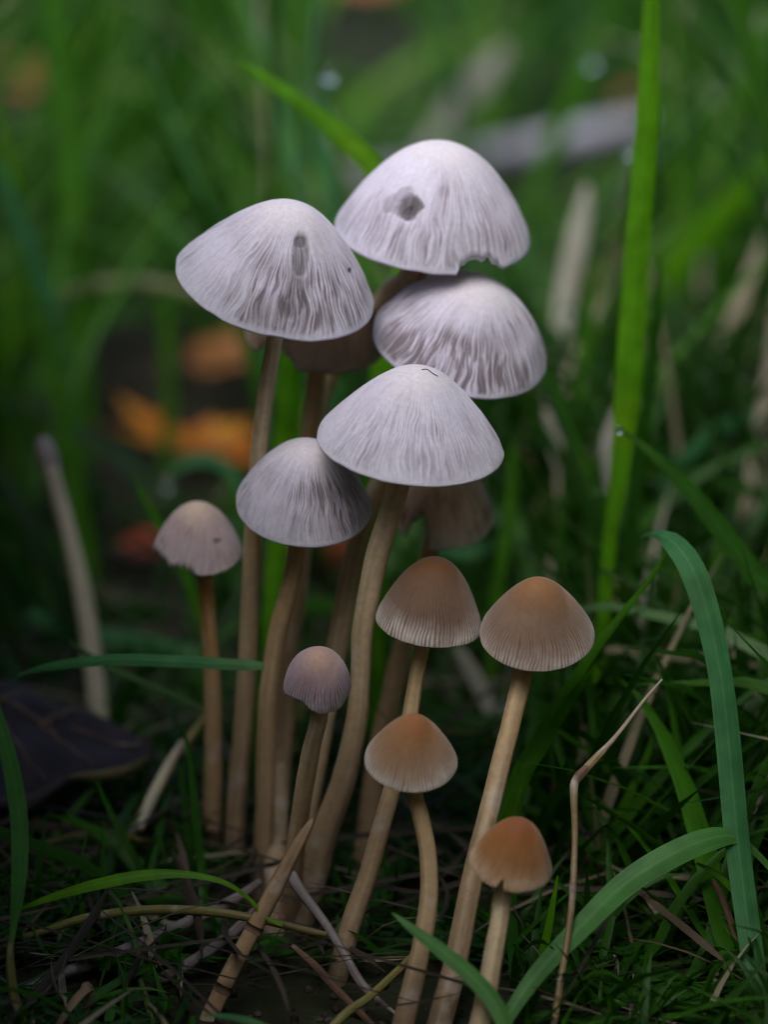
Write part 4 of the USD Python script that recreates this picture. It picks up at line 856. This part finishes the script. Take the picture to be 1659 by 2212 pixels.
# ------------------------------------------------------------------ grass in bulk
def field(n, xr, yr, lr, wr, seed, lean=(5, 55), bendr=(10, 80), keep=None, dens=None, nseg=7, rnd_scale=1.0):
    g = np.random.default_rng(seed)
    x, y = g.uniform(*xr, n), g.uniform(*yr, n)
    if dens is not None:
        k = g.uniform(size=n) < dens(x, y)
        x, y = x[k], y[k]
    n = len(x)
    L = g.uniform(*lr, n) * (0.55 + 0.75 * meshkit.noise(np.stack([x * 9, y * 9, 0 * x], -1), seed))
    w = g.uniform(*wr, n)
    head, a0, kap = g.uniform(0, 2 * np.pi, n), np.radians(g.uniform(*lean, n)), np.radians(g.uniform(*bendr, n))
    t = np.linspace(0, 1, nseg)
    ang = a0[:, None] + kap[:, None] * t[None] ** 1.5
    dl_ = L[:, None] / (nseg - 1)
    hx = np.concatenate([np.zeros((n, 1)), np.cumsum(np.sin(ang)[:, 1:] * dl_, 1)], 1)
    hz = np.concatenate([np.zeros((n, 1)), np.cumsum(np.cos(ang)[:, 1:] * dl_, 1)], 1)
    dx, dy = np.cos(head), np.sin(head)
    z0 = ground_height(x, y) - 0.002
    p = np.stack([x[:, None] + hx * dx[:, None], y[:, None] + hx * dy[:, None], np.maximum(z0[:, None] + hz, 0.0015)], -1)
    if keep is not None:
        k = keep(p)
        p, L, w, dx, dy, ang = p[k], L[k], w[k], dx[k], dy[k], ang[k]
        n = len(p)
    tw = g.uniform(-0.9, 0.9, n)
    sd = np.stack([-dy, dx, 0 * dx], -1)[:, None] * np.ones((1, nseg, 1))
    tg = np.gradient(p, axis=1); tg /= np.linalg.norm(tg, axis=2, keepdims=True) + 1e-9
    nm = np.cross(sd, tg)
    twt = (tw[:, None] * (0.5 + t[None]))[..., None]
    sd2 = sd * np.cos(twt) + nm * np.sin(twt)
    nm2 = np.cross(sd2, tg)
    ww = (w[:, None] * np.clip(0.65 + t[None] * 1.2, 0, 1) * (1 - t[None] ** 2.6))[..., None] * 0.5 + 0.00004
    v = np.stack([p - sd2 * ww + nm2 * ww * 0.25, p, p + sd2 * ww + nm2 * ww * 0.25], 2)      # n, nseg, 3, xyz
    f1 = grid_faces(nseg, 3)
    f = (f1[None] + (np.arange(n) * nseg * 3)[:, None, None]).reshape(-1, 3)
    clump = meshkit.noise(np.stack([p[:, 0, 0] * 7, p[:, 0, 1] * 7, 0 * w], -1), seed + 9)
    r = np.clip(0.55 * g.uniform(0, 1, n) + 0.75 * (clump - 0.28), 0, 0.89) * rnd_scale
    dead = g.uniform(size=n) < 0.04
    r = np.where(dead, g.uniform(0.9, 1.0, n), r)
    rnd = np.repeat(r, nseg * 3)
    return v.reshape(-1, 3), f, rnd, np.tile(np.repeat(t, 3), n), np.tile([-1.0, 0.0, 1.0], n * nseg)


# lines of sight the photograph shows open: (px, py, rx, ry, distance of what is seen there)
OPEN = [(320, 830, 150, 110, 0.86), (420, 960, 150, 70, 0.78), (200, 700, 230, 500, 0.62), (120, 1600, 250, 120, 0.50), (60, 1560, 160, 90, 0.53), (440, 950, 110, 70, 0.77), (470, 850, 80, 40, 0.80), (290, 1225, 60, 50, 0.66), (715, 1230, 60, 70, 0.63), (800, 55, 110, 110, 1.6), (40, 185, 60, 60, 1.25), (1350, 235, 60, 60, 1.2),
        (362, 1042, 30, 30, 0.62), (712, 166, 26, 26, 0.6), (1175, 315, 160, 50, 1.1), (880, 375, 120, 45, 1.1), (1020, 200, 80, 110, 0.93), (1235, 580, 45, 170, 0.65), (160, 300, 50, 300, 0.69), (90, 650, 60, 280, 0.62), (150, 1200, 80, 330, 0.545),
        (1520, 480, 110, 160, 0.69), (1540, 930, 130, 40, 0.58), (1190, 950, 40, 110, 0.57), (1320, 1010, 40, 110, 0.56), (1030, 1480, 60, 90, 0.535), (330, 620, 150, 40, 0.67), (1010, 1190, 80, 40, 0.575), (700, 320, 30, 110, 0.65)]


def clear_view(p):
    """Keeps grass from growing between the lens and the mushrooms, or through the mushrooms."""
    k_ = np.linspace(0, p.shape[1] - 1, (p.shape[1] - 1) * 4 + 1)
    i_ = np.minimum(k_.astype(int), p.shape[1] - 2)
    p = p[:, i_] + (p[:, i_ + 1] - p[:, i_]) * (k_ - i_)[None, :, None]
    px, py, d = project(p)
    inside = (px > -140) & (px < 1800) & (py > -150) & (py < 2330 + np.clip(0.44 - d, 0, 0.3) * 2600) & (d > 0.02)
    wav = 60 * np.sin(px / 70.0) + 40 * np.sin(px / 23.0)
    low = np.where(px > 1090, 2010, np.where(px < 420, 2040, 2230)) + wav
    near = inside & (d < 0.452) & ((py < low) | ((d < np.where(px > 1000, 0.420, 0.437)) & (py < 2120)) | (d < 0.418))
    mid = inside & (d < 0.485) & (py < np.where(px > 1330, 1180, np.where(px > 1150, 1480, np.where(px > 1090, 1560, np.where(px < 400, 1700, 1880)))) + wav)
    gap = inside & (d >= 0.485) & (d < 0.56) & (py < np.where(px < 1080, 1420, 1120) + wav)
    shut = near | mid | gap
    for (ox, oy, rx, ry, od) in OPEN:
        shut |= inside & (d < od) & (((px - ox) / rx) ** 2 + ((py - oy) / ry) ** 2 < 1)
    cl = np.hypot(p[..., 0] - CENTRE[0], p[..., 1] - CENTRE[1]) < 0.006
    return ~((shut | cl).any(1)) & (np.hypot(p[:, :, 0], p[:, :, 1]).min(1) > 0.05)


def patchy(x, y):
    """Thinner growth round the mushrooms' feet, in the dark hollow to their left, and in patches."""
    d0 = np.hypot((x - CENTRE[0] + 0.03) / 0.05, (y - CENTRE[1] - 0.02) / 0.07)
    pt = meshkit.fbm(np.stack([x * 5.5, y * 5.5, 0 * x], -1), 3, 55)
    return np.clip(0.10 + 0.8 * d0, 0.05, 1) * np.clip(0.2 + 5.0 * (pt - 0.43), 0.03, 1)


v, f, r, al, u = field(14000, (-0.55, 0.55), (0.30, 1.05), (0.05, 0.15), (0.0016, 0.0046), 21, keep=clear_view, dens=patchy)
tag(put("grass", v, f, GRASS, None, rnd=r, along=al, across=u), "soft green grass growing close round the mushrooms", "grass", kind="stuff")
v, f, r, al, u = field(11000, (-1.3, 1.3), (0.95, 2.8), (0.08, 0.22), (0.003, 0.008), 22, keep=clear_view, dens=patchy)
tag(put("far_grass", v, f, GRASS, None, rnd=r, along=al, across=u), "blurred dark green grass filling the background", "grass", kind="stuff")
v, f, r, al, u = field(24000, (-1.4, 1.4), (-1.6, 0.35), (0.2, 0.45), (0.004, 0.008), 25, keep=clear_view)  # added behind and beside the camera, out of view, to block low light
tag(put("added_tall_grass", v, f, GRASS, None, rnd=r, along=al, across=u), "unseen taller grass added on the near side to darken the mushroom feet", "grass", kind="stuff")
def flank(x, y):
    return (np.abs(x) > 0.045 + 0.02 * y) * 1.0


v, f, r, al, u = field(26000, (-0.38, 0.38), (0.06, 0.56), (0.12, 0.30), (0.003, 0.006), 28, keep=clear_view, dens=flank, lean=(0, 25), bendr=(5, 40))  # added at both flanks to keep light off the stem feet
tag(put("added_side_grass", v, f, GRASS, None, rnd=r, along=al, across=u), "tall grass added at both sides, mostly out of view, to darken the mushroom feet", "grass", kind="stuff")
v, f, r, al, u = field(14000, (-0.2, 0.2), (0.06, 0.42), (0.03, 0.10), (0.002, 0.0045), 29, keep=clear_view, lean=(0, 40), bendr=(5, 50))  # added under the view to darken the stem feet
tag(put("added_near_grass", v, f, GRASS, None, rnd=r, along=al, across=u), "grass added below the view in front of the mushrooms to darken their feet", "grass", kind="stuff")
v, f, r, al, u = field(22000, (-9, 9), (-7, 12), (0.10, 0.25), (0.010, 0.022), 23, keep=lambda p: clear_view(p) & ((np.abs(p[:, 0, 0]) > 1.2) | (p[:, 0, 1] < -1.2) | (p[:, 0, 1] > 2.7)), nseg=5)
tag(put("meadow_grass", v, f, GRASS, None, rnd=r, along=al, across=u), "coarse meadow grass further out round the spot", "grass", kind="stuff")
v, f, r, al, u = field(3600, (0.02, 0.17), (0.435, 0.64), (0.04, 0.11), (0.0012, 0.0032), 31, keep=clear_view, lean=(3, 45), bendr=(5, 60), rnd_scale=0.8)
tag(put("slender_grass", v, f, GRASS, None, rnd=r, along=al, across=u), "slender green grass crowding behind the bent twig and the hanging blade", "grass", kind="stuff")
v, f, r, al, u = field(2600, (-0.22, 0.24), (0.52, 0.95), (0.10, 0.20), (0.0014, 0.0034), 33, keep=clear_view, lean=(0, 40), bendr=(5, 60))
tag(put("thin_grass", v, f, GRASS, None, rnd=r, along=al, across=u), "thin blurred blades crossing behind the mushrooms", "grass", kind="stuff")
# lower grass, thick on the right, and short fine grass round the feet
v, f, r, al, u = field(16000, (-0.2, 0.24), (0.36, 0.66), (0.025, 0.075), (0.0010, 0.0028), 26, keep=clear_view, dens=lambda x, y: np.clip(0.45 + 6 * (x + 0.0), 0.16, 1) * np.clip(0.3 + 3 * (meshkit.fbm(np.stack([x * 22, y * 22, 0 * x], -1), 2, 5) - 0.4), 0.1, 1), lean=(5, 65), rnd_scale=0.62)  # rnd_scale darkens the blades: low-down shading put into their colour
tag(put("low_grass", v, f, GRASS, None, rnd=r, along=al, across=u), "low green grass thick on the right of the mushrooms, shading painted into its colour", "grass", kind="stuff")
v, f, r, al, u = field(26000, (-0.16, 0.16), (0.36, 0.66), (0.010, 0.032), (0.0006, 0.0016), 24, keep=clear_view, lean=(5, 75), dens=lambda x, y: np.clip(0.8 + 5 * x, 0.45, 1), rnd_scale=0.6)  # blades darkened the same way, shading at the feet painted in
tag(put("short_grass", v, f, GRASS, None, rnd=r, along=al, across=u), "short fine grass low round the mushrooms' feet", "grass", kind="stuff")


def thatch(n, seed):
    g = np.random.default_rng(seed)
    x, y = np.minimum(g.uniform(-0.22, 0.22, n), g.uniform(-0.1, 0.2, n)), g.uniform(0.36, 0.85, n)
    L, w, hd, pt = g.uniform(0.012, 0.05, n), g.uniform(0.0003, 0.0013, n), g.uniform(0, 2 * np.pi, n), g.normal(0, 0.18, n)
    t = np.linspace(-0.5, 0.5, 5)
    bow = g.normal(0, 0.25, n)
    dirx, diry = np.cos(hd), np.sin(hd)
    a = t[None] * L[:, None]
    s = bow[:, None] * L[:, None] * (0.25 - t[None] ** 2)
    px_, py_ = x[:, None] + a * dirx[:, None] - s * diry[:, None], y[:, None] + a * diry[:, None] + s * dirx[:, None]
    pz = np.maximum(g.uniform(0.0, 0.007, n)[:, None] + a * pt[:, None] + 0.002, 0.0008)
    p = np.stack([px_, py_, pz], -1)
    k = ~((project(p)[2] < 0.420).any(1))
    p, w, dirx, diry = p[k], w[k], dirx[k], diry[k]
    n = len(p)
    sd = np.stack([-diry, dirx, 0.4 + 0 * dirx], -1)[:, None]
    ww = (w[:, None] * (1 - (2 * t[None]) ** 4 * 0.8))[..., None] * 0.5
    v = np.stack([p - sd * ww, p + np.array([0, 0, 1.0]) * ww * 0.7, p + sd * ww], 2)
    f = (grid_faces(5, 3)[None] + (np.arange(n) * 15)[:, None, None]).reshape(-1, 3)
    return v.reshape(-1, 3), f, np.repeat(g.uniform(0, 1, n) ** 1.6, 15)


# crumbs of soil and rotted litter
gen = np.random.default_rng(77)
ib = trimesh.creation.icosphere(1, 1.0)
cv, cf = [], []
for i in range(1500):
    x, y = gen.normal(CENTRE[0] + 0.005, 0.045), gen.normal(CENTRE[1] + 0.005, 0.045)
    r_ = gen.uniform(0.0002, 0.0009)
    vv = ib.vertices * (1 + 0.7 * (meshkit.noise(ib.vertices * 1.6 + i, 3) - 0.5))[:, None] * r_ * gen.uniform(0.5, 1.2, 3)
    cf.append(ib.faces + len(ib.vertices) * i)
    cv.append(vv + [x, y, float(ground_height(np.array(x), np.array(y))) + r_ * 0.3])
CRUMB = usdkit.material(stage, "/World/Looks/crumbs", {"geo": ("geometry", {}), "n": ("noise_texture", {"scale": 260.0, "detail": 2.0}), "r": ("rgb_ramp", {"ramp": [(0.35, (0.010, 0.007, 0.005)), (0.55, (0.03, 0.02, 0.013)), (0.72, (0.09, 0.07, 0.06))]}), "p": ("principled_bsdf", {"roughness": 0.9, "specular_ior_level": 0.2})}, [("geo.position", "n.vector"), ("n.fac", "r.fac"), ("r.color", "p.base_color")], surface="p.BSDF")
tag(put("soil_crumbs", np.vstack(cv), np.vstack(cf), CRUMB), "dark crumbs of soil and rotted litter round the stems' feet", "soil", kind="stuff")

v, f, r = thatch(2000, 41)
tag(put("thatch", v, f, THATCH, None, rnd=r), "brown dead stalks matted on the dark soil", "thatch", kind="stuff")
